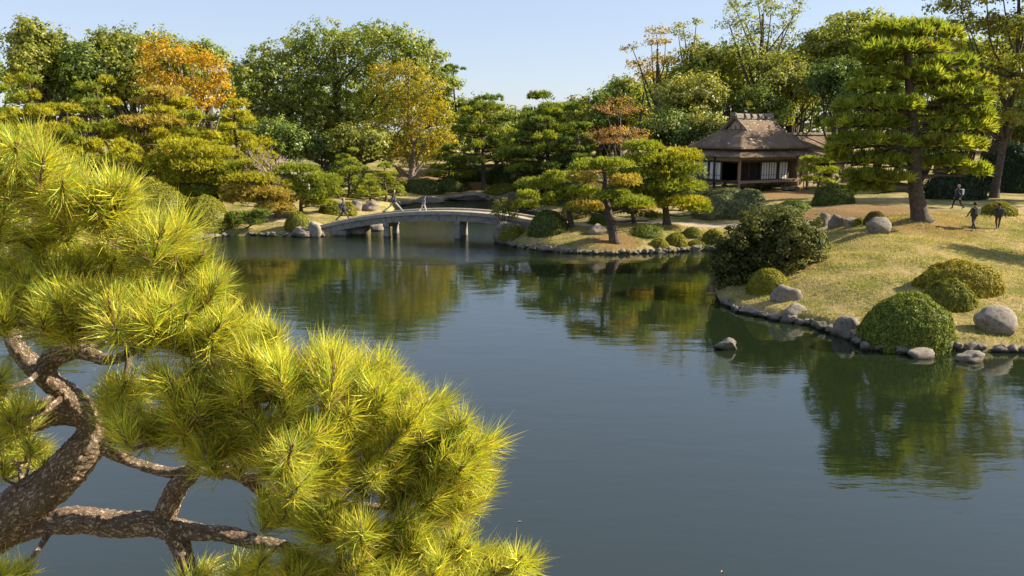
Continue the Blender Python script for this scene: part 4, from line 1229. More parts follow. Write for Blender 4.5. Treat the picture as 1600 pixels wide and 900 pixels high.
pine('pine_tree', 'bushy low pine between the leaning island pine and the tall tiered one', 990, 57.5, 352, 270, 75, 'mid', tr=0.16, L=0.21, dens=58, pal2='tan',
     trunk_px=[(992, 352), (988, 335), (984, 310), (980, 290)],
     pads_px=[(978, 280, 26, 10), (1000, 300, 24, 10), (965, 302, 24, 10), (985, 318, 30, 11), (950, 322, 24, 10), (1015, 325, 22, 9), (970, 335, 26, 9), (925, 338, 24, 9), (1012, 342, 20, 8)])
pine('pine_tree', 'great pine with brushed tiers rising from the lawn by the walkers', 1438, 48.0, 343, 38, 55, 'mid', tr=0.50, L=0.46, dens=38, k=8, pal2='mid', vs=1.22,
     trunk_px=[(1440, 345), (1436, 330), (1430, 290), (1428, 240), (1425, 190), (1421, 140), (1418, 90), (1415, 60)],
     pads_px=[(1415, 52, 50, 13), (1385, 68, 34, 11), (1452, 62, 38, 12), (1400, 85, 50, 13), (1468, 82, 34, 12), (1370, 100, 34, 12), (1485, 105, 34, 12), (1385, 122, 44, 12), (1450, 125, 36, 12), (1500, 135, 36, 14), (1365, 145, 38, 13),
              (1475, 155, 40, 13), (1515, 162, 36, 14), (1350, 172, 42, 13), (1400, 172, 36, 12), (1450, 178, 34, 12), (1505, 185, 42, 14), (1335, 200, 42, 14), (1385, 200, 38, 12), (1470, 205, 40, 13), (1520, 205, 34, 14), (1325, 228, 38, 14), (1372, 228, 42, 13), (1470, 230, 38, 13), (1515, 235, 34, 13),
              (1330, 255, 36, 13), (1378, 258, 40, 13), (1480, 262, 38, 13), (1508, 272, 30, 12), (1345, 282, 36, 12), (1392, 285, 34, 12), (1365, 300, 30, 9), (1320, 240, 26, 10)])
pine('pine_tree', 'small trained pine in front of the veranda rail', 1276, 66.0, None, 250, 56, 'mid', tr=0.10, L=0.20, dens=60,
     pads_px=[(1275, 256, 22, 8), (1262, 270, 16, 7), (1288, 272, 18, 8), (1270, 284, 16, 6), (1292, 288, 14, 6)])
lb = None
pine('pine_tree', 'broad tiered yellow green pine rising above the clipped mound', 345, 67, None, 228, 57, 'yellow', tr=0.26, L=0.23, dens=50, pal2='mid',
     trunk_px=[(352, 352), (346, 322), (330, 292), (318, 265), (305, 240)],
     pads_px=[(292, 236, 42, 12), (330, 246, 36, 11), (270, 258, 30, 11), (318, 266, 46, 12), (365, 268, 40, 11), (395, 262, 26, 9), (290, 286, 34, 11), (345, 286, 40, 11), (385, 288, 38, 11), (270, 300, 26, 10), (325, 305, 32, 10), (410, 278, 24, 9)])
pine('pine_tree', 'tan tinged low pine spreading toward the round bridge end bush', 410, 65, None, 278, 58, 'tan', tr=0.15, L=0.20, dens=55, pal2='yellow',
     trunk_px=[(398, 352), (402, 335), (412, 315), (405, 300)],
     pads_px=[(392, 284, 38, 10), (425, 292, 26, 9), (370, 300, 26, 9), (415, 308, 36, 11), (445, 318, 26, 10), (375, 318, 26, 10), (430, 328, 28, 9), (452, 332, 16, 7)])
pine('pine_tree', 'upright green pine with domed head behind the round bush', 470, 66.5, None, 262, 59, 'mid', tr=0.17, L=0.20, dens=60,
     trunk_px=[(471, 335), (470, 318), (472, 300), (468, 285), (466, 272)],
     pads_px=[(464, 271, 30, 10), (448, 284, 20, 8), (486, 282, 20, 8), (505, 290, 28, 12), (455, 298, 24, 9), (512, 305, 24, 10), (490, 312, 24, 9), (500, 322, 22, 8)])
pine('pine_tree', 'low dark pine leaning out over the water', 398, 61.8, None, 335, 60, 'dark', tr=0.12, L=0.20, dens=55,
     trunk_px=[(362, 367), (378, 360), (392, 352), (404, 344)],
     pads_px=[(380, 343, 24, 8), (402, 338, 16, 7), (408, 350, 16, 6), (368, 352, 14, 6)])
AU = dict(L=0.37, dens=29, flat=0.58)
pine('pine_tree', 'pine with stacked yellow cushions below the tallest olive tree', 62, 68, None, 122, 61, 'yellow', wpx=150, tiers=7, tr=0.24, pal2='mid', ypad0=300, **AU)
pine('pine_tree', 'pine mostly hidden behind the top of the near pine', -5, 64, None, 98, 62, 'mid', wpx=110, tiers=7, tr=0.22, ypad0=300, **AU)
pine('pine_tree', 'green tiered pine between the stacked and the spreading pines', 165, 74, None, 128, 63, 'mid', wpx=140, tiers=7, tr=0.24, pal2='yellow', ypad0=300, **AU)
pine('pine_tree', 'wide spreading yellow pine below the orange tree', 262, 76, None, 140, 64, 'yellow', wpx=200, tiers=7, tr=0.30, pal2='tan', ypad0=310, **AU)
pine('pine_tree', 'spreading pine with gold tips behind the pinkish bare tree', 375, 78, None, 165, 65, 'yellow', wpx=160, tiers=6, tr=0.26, pal2='mid', ypad0=310, **AU)
pine('pine_tree', 'low yellow pine just behind the broad clipped mound', 200, 66, None, 225, 66, 'yellow', wpx=170, tiers=5, tr=0.20, pal2='mid', ypad0=340, **AU)
pine('pine_tree', 'pine filling the gap between the stacked and the green tiered pines', 112, 70, None, 165, 76, 'yellow', wpx=130, tiers=6, tr=0.20, pal2='mid', ypad0=320, **AU)
pine('pine_tree', 'pine filling the slope between the two spreading pines', 312, 72, None, 185, 77, 'yellow', wpx=130, tiers=6, tr=0.20, pal2='mid', ypad0=320, **AU)
pine('pine_tree', 'small layered pine on the slope above the first bridge walker', 545, 82, None, 240, 67, 'mid', wpx=85, tiers=5, tr=0.15, ypad0=300, L=0.24, dens=40)
pine('pine_tree', 'small rounded pine above the striding walker', 602, 84, None, 258, 68, 'mid', wpx=75, tiers=4, tr=0.14, ypad0=300, L=0.24, dens=40)
pine('pine_tree', 'little pine between the two sunlit boulders and the hedge', 578, 79, None, 275, 69, 'mid', wpx=56, tiers=4, tr=0.10, ypad0=305, L=0.22, dens=42)
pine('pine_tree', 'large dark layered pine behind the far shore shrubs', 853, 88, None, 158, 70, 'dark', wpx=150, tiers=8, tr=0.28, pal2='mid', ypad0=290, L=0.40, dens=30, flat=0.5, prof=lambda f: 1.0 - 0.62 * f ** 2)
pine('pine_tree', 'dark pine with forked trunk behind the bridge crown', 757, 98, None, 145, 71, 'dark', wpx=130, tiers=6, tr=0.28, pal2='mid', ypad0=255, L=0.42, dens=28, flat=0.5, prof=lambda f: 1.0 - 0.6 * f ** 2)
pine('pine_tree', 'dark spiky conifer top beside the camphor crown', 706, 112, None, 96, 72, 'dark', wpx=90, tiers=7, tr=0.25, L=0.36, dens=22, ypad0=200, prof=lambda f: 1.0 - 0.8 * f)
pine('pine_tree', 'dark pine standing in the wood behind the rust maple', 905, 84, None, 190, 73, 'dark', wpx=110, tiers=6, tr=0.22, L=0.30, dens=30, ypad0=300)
pine('pine_tree', 'small pine on the far shore beside the trunk of the gold tree', 700, 100, None, 235, 74, 'mid', wpx=80, tiers=4, tr=0.14, L=0.28, dens=32, ypad0=275)

# ------------------------------------------------------------------ broadleaf trees
tree('broadleaf_tree', 'tall olive green tree rising above the dome tree', 52, 92, -6, 130, 'olive', 81, ybot=250, nl=24, lobe=0.40)
tree('broadleaf_tree', 'broad dome shaped olive tree behind the orange tree', 200, 98, 27, 240, 'olive', 82, ybot=240, nl=28, lobe=0.36, pal3='deep', f3=0.25)
tree('orange_tree', 'bright orange autumn tree above the spreading pines', 292, 86, 58, 160, 'orange', 83, ybot=220, leaf=0.26, dens=0.24, clump=0.7, mat='palebark',
     lobes_px=[(240, 75, 22, 18), (262, 92, 32, 22), (300, 95, 34, 22), (328, 110, 26, 20), (250, 130, 34, 22), (290, 140, 36, 24), (335, 140, 26, 24), (350, 160, 18, 16), (305, 165, 34, 18), (265, 160, 30, 18), (345, 125, 16, 16), (228, 105, 18, 16)], pal3='gold', f3=0.12)
tree('broadleaf_tree', 'slim dark tree tip showing beyond the orange tree', 320, 104, 50, 70, 'green', 84, ybot=150, nl=9, lobe=0.5)
tree('broadleaf_tree', 'green tree between the tall olive tree and the dome tree', 120, 92, 40, 120, 'green', 85, ybot=260, nl=18, lobe=0.42, pal3='deep', f3=0.3)
tree('camphor_tree', 'huge many headed green tree beyond the bridge', 530, 114, 42, 340, 'green', 86, ybot=250, leaf=0.38, dens=0.42, clump=1.0, trunk_r=0.85, pal3='olive', f3=0.4,
     lobes_px=[(385, 118, 30, 26), (412, 135, 52, 45), (448, 98, 48, 38), (470, 140, 60, 50), (508, 76, 48, 34), (540, 120, 60, 50), (565, 72, 46, 32), (600, 62, 40, 24), (622, 100, 54, 46), (655, 110, 44, 44), (680, 145, 38, 40), (400, 185, 52, 40), (465, 195, 60, 45), (535, 190, 60, 50), (600, 170, 60, 50), (690, 185, 32, 32), (440, 235, 44, 30), (560, 240, 50, 32)])
tree('gold_tree', 'golden yellow tree in front of the huge green tree', 642, 104, 92, 160, 'yellow', 87, ybot=270, leaf=0.28, dens=0.24, clump=0.75, pal3='olive', f3=0.3, mat='palebark',
     lobes_px=[(602, 118, 30, 22), (635, 116, 34, 22), (660, 142, 34, 28), (605, 150, 34, 28), (640, 165, 40, 32), (680, 185, 32, 30), (620, 200, 44, 32), (662, 220, 44, 32), (690, 228, 24, 26), (600, 235, 38, 28), (640, 250, 42, 24), (685, 250, 26, 20), (572, 215, 24, 24)])
tree('broadleaf_tree', 'olive understory tree beside the gold tree', 560, 100, 185, 110, 'olive', 88, ybot=285, nl=10, lobe=0.45, leaf=0.36)
tree('broadleaf_tree', 'dark understory tree below the huge green tree', 500, 102, 200, 110, 'deep', 89, ybot=290, nl=10, lobe=0.45, leaf=0.36)
tree('broadleaf_tree', 'green tree behind the two bare trees', 430, 100, 175, 120, 'green', 90, ybot=290, nl=11, lobe=0.45, leaf=0.36, pal3='deep', f3=0.3)
tree('broadleaf_tree', 'olive tree filling the dip behind the forked pine', 745, 112, 140, 110, 'olive', 91, ybot=280, nl=12, lobe=0.42)
tree('broadleaf_tree', 'green tree at the low point of the treeline', 805, 116, 150, 120, 'green', 92, ybot=290, nl=12, lobe=0.42, pal3='olive', f3=0.3)
tree('broadleaf_tree', 'dark green tree behind the large layered pine', 880, 112, 158, 110, 'green', 93, ybot=290, nl=12, lobe=0.42)
tree('broadleaf_tree', 'olive tree stepping up from the low treeline', 920, 104, 128, 110, 'olive', 94, ybot=280, nl=13, lobe=0.42, pal3='gold', f3=0.12)
tree('broadleaf_tree', 'green tree behind the rust maple', 975, 102, 100, 110, 'green', 95, ybot=270, nl=13, lobe=0.42, pal3='gold', f3=0.15)
tree('broadleaf_tree', 'thin tree with orange tipped crown standing above the wood', 1022, 98, 42, 80, 'gold', 96, ybot=130, leaf=0.26, dens=0.20, clump=0.6, pal3='orange', f3=0.45,
     lobes_px=[(1026, 52, 18, 11), (1018, 68, 16, 9), (988, 76, 16, 6), (1040, 66, 12, 8), (1028, 95, 20, 12), (1000, 102, 22, 10), (1045, 100, 18, 12), (1010, 120, 26, 14)])
tree('broadleaf_tree', 'thin tree with two small tufted heads beside the orange tipped one', 1075, 96, 30, 70, 'olive', 97, ybot=130, leaf=0.26, dens=0.20, clump=0.6, pal3='gold', f3=0.3,
     lobes_px=[(1068, 42, 13, 7), (1088, 36, 12, 7), (1060, 55, 14, 8), (1078, 62, 16, 9), (1075, 90, 26, 16), (1095, 80, 22, 14), (1060, 110, 26, 18)])
tree('broadleaf_tree', 'full olive crown behind the tea house ridge', 1110, 96, 55, 150, 'olive', 98, ybot=220, nl=17, lobe=0.38, pal3='green', f3=0.3)
tree('broadleaf_tree', 'pale olive bushy tree between the maple and the tea house roof', 1075, 88, 98, 130, 'pale', 99, ybot=230, nl=13, lobe=0.42, leaf=0.28, pal3='olive', f3=0.5)
tree('broadleaf_tree', 'tall open tree with bare upper limbs above the tea house', 1180, 92, -22, 160, 'olive', 100, ybot=150, leaf=0.26, dens=0.20, clump=0.65, pal3='green', f3=0.3,
     lobes_px=[(1150, 15, 20, 16), (1140, 40, 20, 14), (1165, 35, 18, 18), (1185, 5, 20, 16), (1205, 20, 20, 18), (1240, 22, 16, 12), (1252, 10, 12, 10), (1225, 45, 18, 14), (1190, 55, 26, 20), (1160, 75, 32, 24), (1215, 80, 32, 24), (1185, 105, 36, 26), (1225, 112, 30, 22)])
tree('broadleaf_tree', 'olive tree with pale crown behind the annex roof', 1245, 88, 70, 130, 'pale', 101, ybot=220, nl=14, lobe=0.42, leaf=0.28, pal3='olive', f3=0.6)
tree('broadleaf_tree', 'bright green bushy tree close behind the gabled roof end', 1098, 82.5, 168, 90, 'olive', 102, ybot=270, nl=9, lobe=0.48, leaf=0.24, pal3='pale', f3=0.3)
tree('broadleaf_tree', 'dark bushy tree close behind the maple and roof', 1040, 84, 150, 110, 'deep', 103, ybot=280, nl=11, lobe=0.45, leaf=0.26, pal3='olive', f3=0.25)
tree('broadleaf_tree', 'green understory tree just behind the roof ridge', 1190, 86, 120, 110, 'green', 104, ybot=240, nl=10, lobe=0.45, leaf=0.26, pal3='olive', f3=0.4)
tree('maple_tree', 'small rust pink maple with two spread tiers', 968, 70, 150, 110, 'rust', 105, leaf=0.17, dens=0.15, clump=0.42, mat='palebark', trunk_r=0.11, fill=0.3, pal3='orange', f3=0.15,
     lobes_px=[(968, 158, 16, 6), (948, 170, 22, 7), (985, 172, 22, 7), (966, 178, 18, 6), (935, 212, 20, 8), (960, 206, 24, 8), (988, 208, 24, 8), (1005, 216, 16, 6), (950, 222, 22, 7), (980, 222, 22, 7)])
tree('maple_tree', 'low brown maple behind the island pines', 935, 66, 250, 90, 'rust', 106, leaf=0.15, dens=0.16, clump=0.4, mat='palebark', trunk_r=0.08,
     lobes_px=[(945, 262, 22, 8), (925, 272, 20, 8), (960, 278, 20, 9), (915, 300, 22, 9), (945, 305, 24, 9), (935, 290, 22, 8), (965, 320, 16, 8)])
tree('broadleaf_tree', 'domed olive tree at the skyline behind the great pine', 1330, 94, 4, 190, 'olive', 107, ybot=180, nl=22, lobe=0.36, pal3='green', f3=0.3)
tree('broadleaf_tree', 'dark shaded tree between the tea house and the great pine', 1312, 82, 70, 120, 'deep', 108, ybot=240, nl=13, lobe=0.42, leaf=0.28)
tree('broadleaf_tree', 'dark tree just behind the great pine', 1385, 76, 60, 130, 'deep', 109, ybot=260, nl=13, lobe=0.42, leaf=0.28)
tree('broadleaf_tree', 'small distant tree tip between the domed tree and the tall tree', 1428, 96, 14, 70, 'green', 110, ybot=120, nl=8, lobe=0.5)
tree('tall_tree', 'tall tree with bare straight trunk behind the lawn walkers', 1562, 64, -90, 240, 'olive', 111, ybot=180, leaf=0.26, dens=0.36, clump=0.75, trunk_r=0.40, mat='bark', limb_low=0.5, pal3='yellow', f3=0.08,
     lobes_px=[(1500, 8, 40, 18), (1540, -20, 46, 30), (1590, -10, 50, 34), (1515, 45, 42, 26), (1560, 50, 44, 26), (1610, 50, 44, 30), (1490, 80, 26, 18), (1530, 95, 36, 22), (1590, 105, 40, 24), (1545, 140, 34, 18), (1600, 150, 34, 22), (1520, 160, 24, 16), (1590, 190, 30, 18), (1560, -60, 60, 30), (1640, 0, 50, 40)])
tree('broadleaf_tree', 'dark tree mass behind the bare straight trunk', 1520, 78, 90, 140, 'deep', 112, ybot=300, nl=13, lobe=0.42, leaf=0.28, pal3='olive', f3=0.3)
tree('broadleaf_tree', 'olive tree behind the dense dark shrub in the shade', 1610, 76, 120, 140, 'olive', 113, ybot=300, nl=13, lobe=0.42, leaf=0.28, pal3='deep', f3=0.4)
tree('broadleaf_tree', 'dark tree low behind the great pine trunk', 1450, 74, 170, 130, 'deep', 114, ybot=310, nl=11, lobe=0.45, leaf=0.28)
tree('broadleaf_tree', 'bushy green tree standing beyond the dense dark shrub', 1745, 63, 20, 230, 'green', 115, ybot=300, nl=13, lobe=0.42, leaf=0.30)
tree('broadleaf_tree', 'low spreading tree that casts a shadow on the sloping lawn', 1800, 41, 212, 190, 'green', 116, ybot=330, nl=10, lobe=0.45, leaf=0.25)

tree('broadleaf_tree', 'olive tree in the belt behind the far shore rocks', 775, 124, 158, 120, 'olive', 131, ybot=280, nl=12, lobe=0.45, leaf=0.44)
tree('broadleaf_tree', 'green tree in the belt between the low point and the maple', 845, 122, 162, 120, 'green', 132, ybot=280, nl=12, lobe=0.45, leaf=0.44)
tree('broadleaf_tree', 'dense green tree filling the belt beside the orange tipped tree', 950, 116, 125, 140, 'green', 133, ybot=270, nl=14, lobe=0.45, leaf=0.44)
tree('broadleaf_tree', 'dense olive tree filling the belt under the tufted heads', 1045, 112, 95, 150, 'olive', 134, ybot=250, nl=15, lobe=0.45, leaf=0.44)
tree('broadleaf_tree', 'dense green tree filling the belt under the tall open tree', 1150, 110, 62, 170, 'green', 135, ybot=230, nl=16, lobe=0.45, leaf=0.44)
tree('broadleaf_tree', 'olive tree joining the open tree and the skyline dome', 1250, 108, 72, 150, 'olive', 136, ybot=220, nl=15, lobe=0.45, leaf=0.44)
tree('broadleaf_tree', 'green tree in the belt beyond the great pine', 1420, 104, 55, 150, 'green', 137, ybot=220, nl=14, lobe=0.45, leaf=0.44)
tree('broadleaf_tree', 'full green tree between the great pine top and the tall tree', 1490, 92, 22, 150, 'green', 138, ybot=240, nl=14, lobe=0.45, leaf=0.42)
tree('broadleaf_tree', 'full olive tree behind the crown of the tall bare trunked tree', 1600, 90, 6, 170, 'olive', 139, ybot=240, nl=15, lobe=0.45, leaf=0.42)
def bare_tree(label, px, D, ybase, ytop, wpx, seed, mat):
    rng = np.random.default_rng(seed)
    b0 = P(px, ybase, D); gz = hz(b0[0], b0[1]); b0[2] = gz
    Hh = P(px, ytop, D)[2] - gz
    t = thing('bare_tree', label, 'tree', b0)
    tk, tw = MB(), MB()
    R = wpx * 0.5 * mpp(D)
    def rec(p, d, ln, r, lev):
        n = 6
        pts = [p]
        for i in range(n):
            d = nrm(d + rng.normal(size=3) * 0.16 + np.array((0, 0, 0.04)))
            pts.append(pts[-1] + d * ln / n)
        (tk if lev == 0 else tw).tube(pts, np.linspace(r, r * 0.5, n + 1), 7 if lev < 2 else 4)
        if lev >= 5: return
        for q in range(3 if lev < 4 else 4):
            i = rng.integers(3, n + 1)
            dd = nrm(d + rng.normal(size=3) * np.array((0.75, 0.75, 0.45)))
            rec(pts[i], dd, ln * rng.uniform(0.55, 0.8), r * 0.56, lev + 1)
    rec(np.array((0, 0, -.1)), np.array((0, 0, 1.0)), Hh * 0.36, 0.042 * Hh, 0)
    tk.build('trunk', M[mat], t, smooth=True); tw.build('branches', M[mat], t)
M['ashbark'] = noisy('ash_bark', (0.30, 0.27, 0.24), (0.48, 0.44, 0.40), 5, 0.9, 0.3, 14)
M['pinkbark'] = noisy('pink_bark', (0.20, 0.15, 0.125), (0.34, 0.27, 0.23), 5, 0.9, 0.3, 14)
bare_tree('leafless pinkish tree behind the upright green pine', 433, 65.5, 300, 192, 90, 121, 'pinkbark')
bare_tree('leafless ash white tree under the huge green tree', 486, 76, 290, 205, 90, 122, 'ashbark')

# far wood closing the view behind the single trees
rng = np.random.default_rng(300)
lob = []
for px in np.arange(-160, 1860, 44):
    D = 138 + rng.random() * 14
    yt = np.interp(px, [-200, 300, 380, 700, 730, 860, 960, 1050, 1900], [100, 110, 120, 150, 172, 178, 150, 110, 90]) + rng.normal() * 8
    for yy in (yt + 40, yt + 100):
        c = P(px + rng.normal() * 10, yy, D)
        lob.append((c, (5.4, 4.0, 4.6)))
V, F, K = crown_mesh(rng, lob, 1.15, 0.36, *PAL['green'], clump=1.7, fill=0.1)
tag(obj('far_wood', np_mesh('far_wood', V, F, K), M['leaf']), 'dark wood closing the garden behind the single trees', 'wood', kind='stuff')

# ------------------------------------------------------------------ the near pine
m, nt, b = new_mat('pine_bark')
tc = nd(nt, 'ShaderNodeTexCoord')
vo = nd(nt, 'ShaderNodeTexVoronoi', Scale=92.0, feature='DISTANCE_TO_EDGE')
vc = nd(nt, 'ShaderNodeTexVoronoi', Scale=92.0)
n1 = nd(nt, 'ShaderNodeTexNoise', Scale=18.0, Detail=8.0, Roughness=0.7)
n2 = nd(nt, 'ShaderNodeTexNoise', Scale=90.0, Detail=6.0, Roughness=0.7)
dis = nd(nt, 'ShaderNodeVectorMath', operation='MULTIPLY_ADD'); dis.inputs[1].default_value = (0.055, 0.055, 0.055)
bka = nd(nt, 'ShaderNodeAttribute', attribute_name='bk')
nt.links.new(tc.outputs['Object'], n1.inputs['Vector']); nt.links.new(bka.outputs['Vector'], n2.inputs['Vector'])
nt.links.new(n1.outputs['Color'], dis.inputs[0]); nt.links.new(bka.outputs['Vector'], dis.inputs[2])
for n in (vo, vc): nt.links.new(dis.outputs[0], n.inputs['Vector'])
rc = ramp(nt, [(0.0, (0.25, 0.17, 0.115)), (0.5, (0.40, 0.30, 0.215)), (1.0, (0.55, 0.45, 0.345))])
nt.links.new(vc.outputs['Color'], rc.inputs[0])
rg_ = ramp(nt, [(0.0, (0.52, 0.47, 0.43)), (0.14, (1, 1, 1))])
nt.links.new(vo.outputs['Distance'], rg_.inputs[0])
mx = nd(nt, 'ShaderNodeMix', data_type='RGBA', blend_type='MULTIPLY'); mx.inputs[0].default_value = 1
nt.links.new(rc.outputs[0], mx.inputs[6]); nt.links.new(rg_.outputs[0], mx.inputs[7])
rm = ramp(nt, [(0.54, (0, 0, 0)), (0.70, (0.75, 0.75, 0.75))])
nt.links.new(n1.outputs[0], rm.inputs[0])
mx2 = nd(nt, 'ShaderNodeMix', data_type='RGBA'); mx2.inputs[7].default_value = (0.17, 0.16, 0.045, 1)
nt.links.new(rm.outputs[0], mx2.inputs[0]); nt.links.new(mx.outputs[2], mx2.inputs[6])
nt.links.new(mx2.outputs[2], b.inputs['Base Color'])
b.inputs['Roughness'].default_value = 0.9; b.inputs['Specular IOR Level'].default_value = 0.2
hsum = nd(nt, 'ShaderNodeMath', operation='ADD')
rb = ramp(nt, [(0.0, (0, 0, 0)), (0.22, (1, 1, 1))])
nt.links.new(vo.outputs['Distance'], rb.inputs[0])
nt.links.new(rb.outputs[0], hsum.inputs[0]); nt.links.new(n2.outputs[0], hsum.inputs[1])
bp = nd(nt, 'ShaderNodeBump', Strength=1.0, Distance=0.008)
nt.links.new(hsum.outputs[0], bp.inputs['Height']); nt.links.new(bp.outputs[0], b.inputs['Normal'])
M['pine_bark'] = m

tree_xy = P(-150, 1000, 2.0)
near = thing('near_pine', 'near garden pine with scaly twisted limbs and bright yellow green needles', 'pine tree', (tree_xy[0], tree_xy[1], hz(tree_xy[0], tree_xy[1])))
NB = np.array(near.location)
def bark_tube(name, pts_px, sides=26, step=0.0045, bump=0.12):
    """pts_px: (px, py, depth, diameter in photo pixels)"""
    q = np.array([np.append(P(x, y, D + 0.24) - NB, 0.5 * d * mpp(D + 0.24)) for x, y, D, d in pts_px])
    L = np.linalg.norm(np.diff(q[:, :3], axis=0), axis=1).sum()
    n = max(10, int(L / step))
    c = spline(q, n)
    V, F = tube_np(c[:, :3], c[:, 3], sides)
    ctr = np.repeat(c[:, :3], sides, axis=0); rad = np.repeat(c[:, 3], sides)
    u = nrm(V - ctr)
    k = np.zeros(len(V))
    an = np.tile(np.arange(sides) * 2 * math.pi / sides, n)
    al = np.repeat(np.concatenate([[0], np.cumsum(np.linalg.norm(np.diff(c[:, :3], axis=0), axis=1))]), sides)
    bk = np.stack([np.cos(an) * rad, np.sin(an) * rad, al * 0.42 + pts_px[0][0] * 0.01], axis=1)
    for i, p in enumerate(V):
        vv = Vector(bk[i])
        d, _ = mnoise.voronoi(vv * 86 + Vector((mnoise.noise(vv * 30), mnoise.noise(vv * 30 + Vector((5, 1, 2))), mnoise.noise(vv * 25 + Vector((1, 7, 3))))) * 2.2)
        k[i] = min(0.45, (d[1] - d[0])) * 1.5 - 0.3 + 0.5 * mnoise.noise(Vector(p) * 9)
    amp = np.minimum(0.009, rad * bump * 1.8)
    V = V + u * (k * amp)[:, None]
    F = [tuple(f) for f in F] + [tuple(range(sides - 1, -1, -1)), tuple(range(len(V) - sides, len(V)))]
    mb = MB(); mb.add(V, F)
    o = mb.build(name, M['pine_bark'], near, smooth=True)
    at_ = o.data.attributes.new('bk', 'FLOAT_VECTOR', 'POINT')
    at_.data.foreach_set('vector', bk.astype(np.float32).ravel())
    return c
LIMBS = []
def limb(name, pts, **kw):
    c = bark_tube(name, pts, **kw); LIMBS.append(c); return c
foot = NB + np.array((0, 0, -0.15))
# main stem rises from the slope below the frame
def world_px(p):
    d = np.array(p) - CAMP
    zc = d[1] * CP - d[2] * SP
    return (CX + FPX * d[0] / zc, CY - FPX * (d[1] * SP + d[2] * CP) / zc)
fx, fy = world_px(foot)
limb('trunk', [(fx, fy, 2.0, 150), (fx + 15, fy - 500, 2.0, 130), (-190, 1010, 1.98, 112), (-110, 915, 1.96, 98), (-40, 850, 1.95, 84), (30, 795, 1.94, 74), (90, 748, 1.93, 66), (134, 700, 1.92, 58), (146, 672, 1.92, 48), (132, 644, 1.92, 38), (104, 614, 1.92, 34), (74, 592, 1.92, 34), (76, 566, 1.92, 32), (105, 550, 1.90, 28), (132, 550, 1.89, 23), (166, 562, 1.86, 19), (198, 554, 1.83, 17), (222, 534, 1.80, 13)], sides=34)
limb('limb', [(-120, 700, 2.10, 62), (-40, 678, 2.05, 54), (30, 660, 2.02, 50), (90, 640, 1.98, 46), (132, 648, 1.94, 40)])
limb('limb', [(-60, 872, 1.98, 44), (0, 842, 1.97, 44), (50, 822, 1.96, 44), (120, 812, 1.95, 44), (188, 820, 1.94, 42), (240, 818, 1.93, 42), (270, 826, 1.92, 38), (312, 832, 1.91, 28), (350, 834, 1.90, 26), (406, 848, 1.88, 24), (453, 858, 1.86, 20), (505, 886, 1.84, 16), (570, 915, 1.82, 12)])
limb('limb', [(252, 822, 1.935, 36), (264, 788, 1.93, 36), (280, 756, 1.92, 33), (302, 735, 1.91, 30), (316, 700, 1.86, 24), (352, 684, 1.80, 17), (400, 668, 1.76, 12)])
limb('limb', [(262, 820, 1.92, 36), (279, 846, 1.90, 33), (290, 880, 1.88, 30), (296, 925, 1.86, 28), (300, 980, 1.84, 24)])
limb('limb', [(150, 690, 1.93, 24), (178, 710, 1.94, 20), (219, 726, 1.94, 17), (262, 738, 1.93, 18), (296, 736, 1.92, 20)])
limb('limb', [(306, 732, 1.91, 22), (345, 736, 1.92, 20), (382, 748, 1.92, 19), (416, 776, 1.92, 18), (442, 806, 1.91, 16), (480, 822, 1.90, 13), (540, 828, 1.88, 10)])
limb('limb', [(382, 748, 1.92, 17), (430, 744, 1.92, 15), (500, 738, 1.93, 14), (560, 722, 1.94, 13), (610, 738, 1.95, 12), (650, 722, 1.95, 10), (684, 706, 1.95, 8)])
limb('limb', [(430, 780, 1.92, 14), (500, 782, 1.94, 13), (568, 790, 1.95, 12), (632, 794, 1.96, 11), (700, 806, 1.96, 8)])
limb('limb', [(108, 550, 1.91, 24), (170, 530, 1.94, 17), (240, 520, 1.95, 14), (310, 530, 1.94, 12), (380, 545, 1.92, 10), (460, 590, 1.90, 9), (540, 600, 1.90, 7)])
limb('limb', [(128, 712, 1.93, 44), (166, 684, 1.93, 42), (214, 656, 1.94, 30), (280, 640, 1.95, 19), (360, 620, 1.95, 13), (440, 625, 1.95, 11), (520, 628, 1.95, 9), (610, 630, 1.95, 7)])
limb('limb', [(84, 600, 1.93, 34), (46, 566, 1.96, 30), (24, 536, 1.98, 26), (20, 505, 2.0, 24), (30, 460, 2.02, 24), (26, 410, 2.03, 26), (44, 368, 2.02, 26), (50, 342, 2.0, 24), (28, 318, 1.97, 20), (0, 296, 1.94, 15), (-30, 280, 1.92, 12)])
limb('limb', [(34, 326, 1.98, 20), (70, 320, 1.95, 16), (100, 328, 1.92, 14), (128, 330, 1.88, 12), (152, 316, 1.84, 9)])
limb('limb', [(36, 320, 1.97, 14), (58, 300, 1.93, 11), (82, 276, 1.88, 8)])
limb('limb', [(30, 408, 2.03, 22), (80, 396, 2.02, 18), (140, 388, 2.0, 16), (205, 392, 1.97, 12), (244, 364, 1.92, 8)])

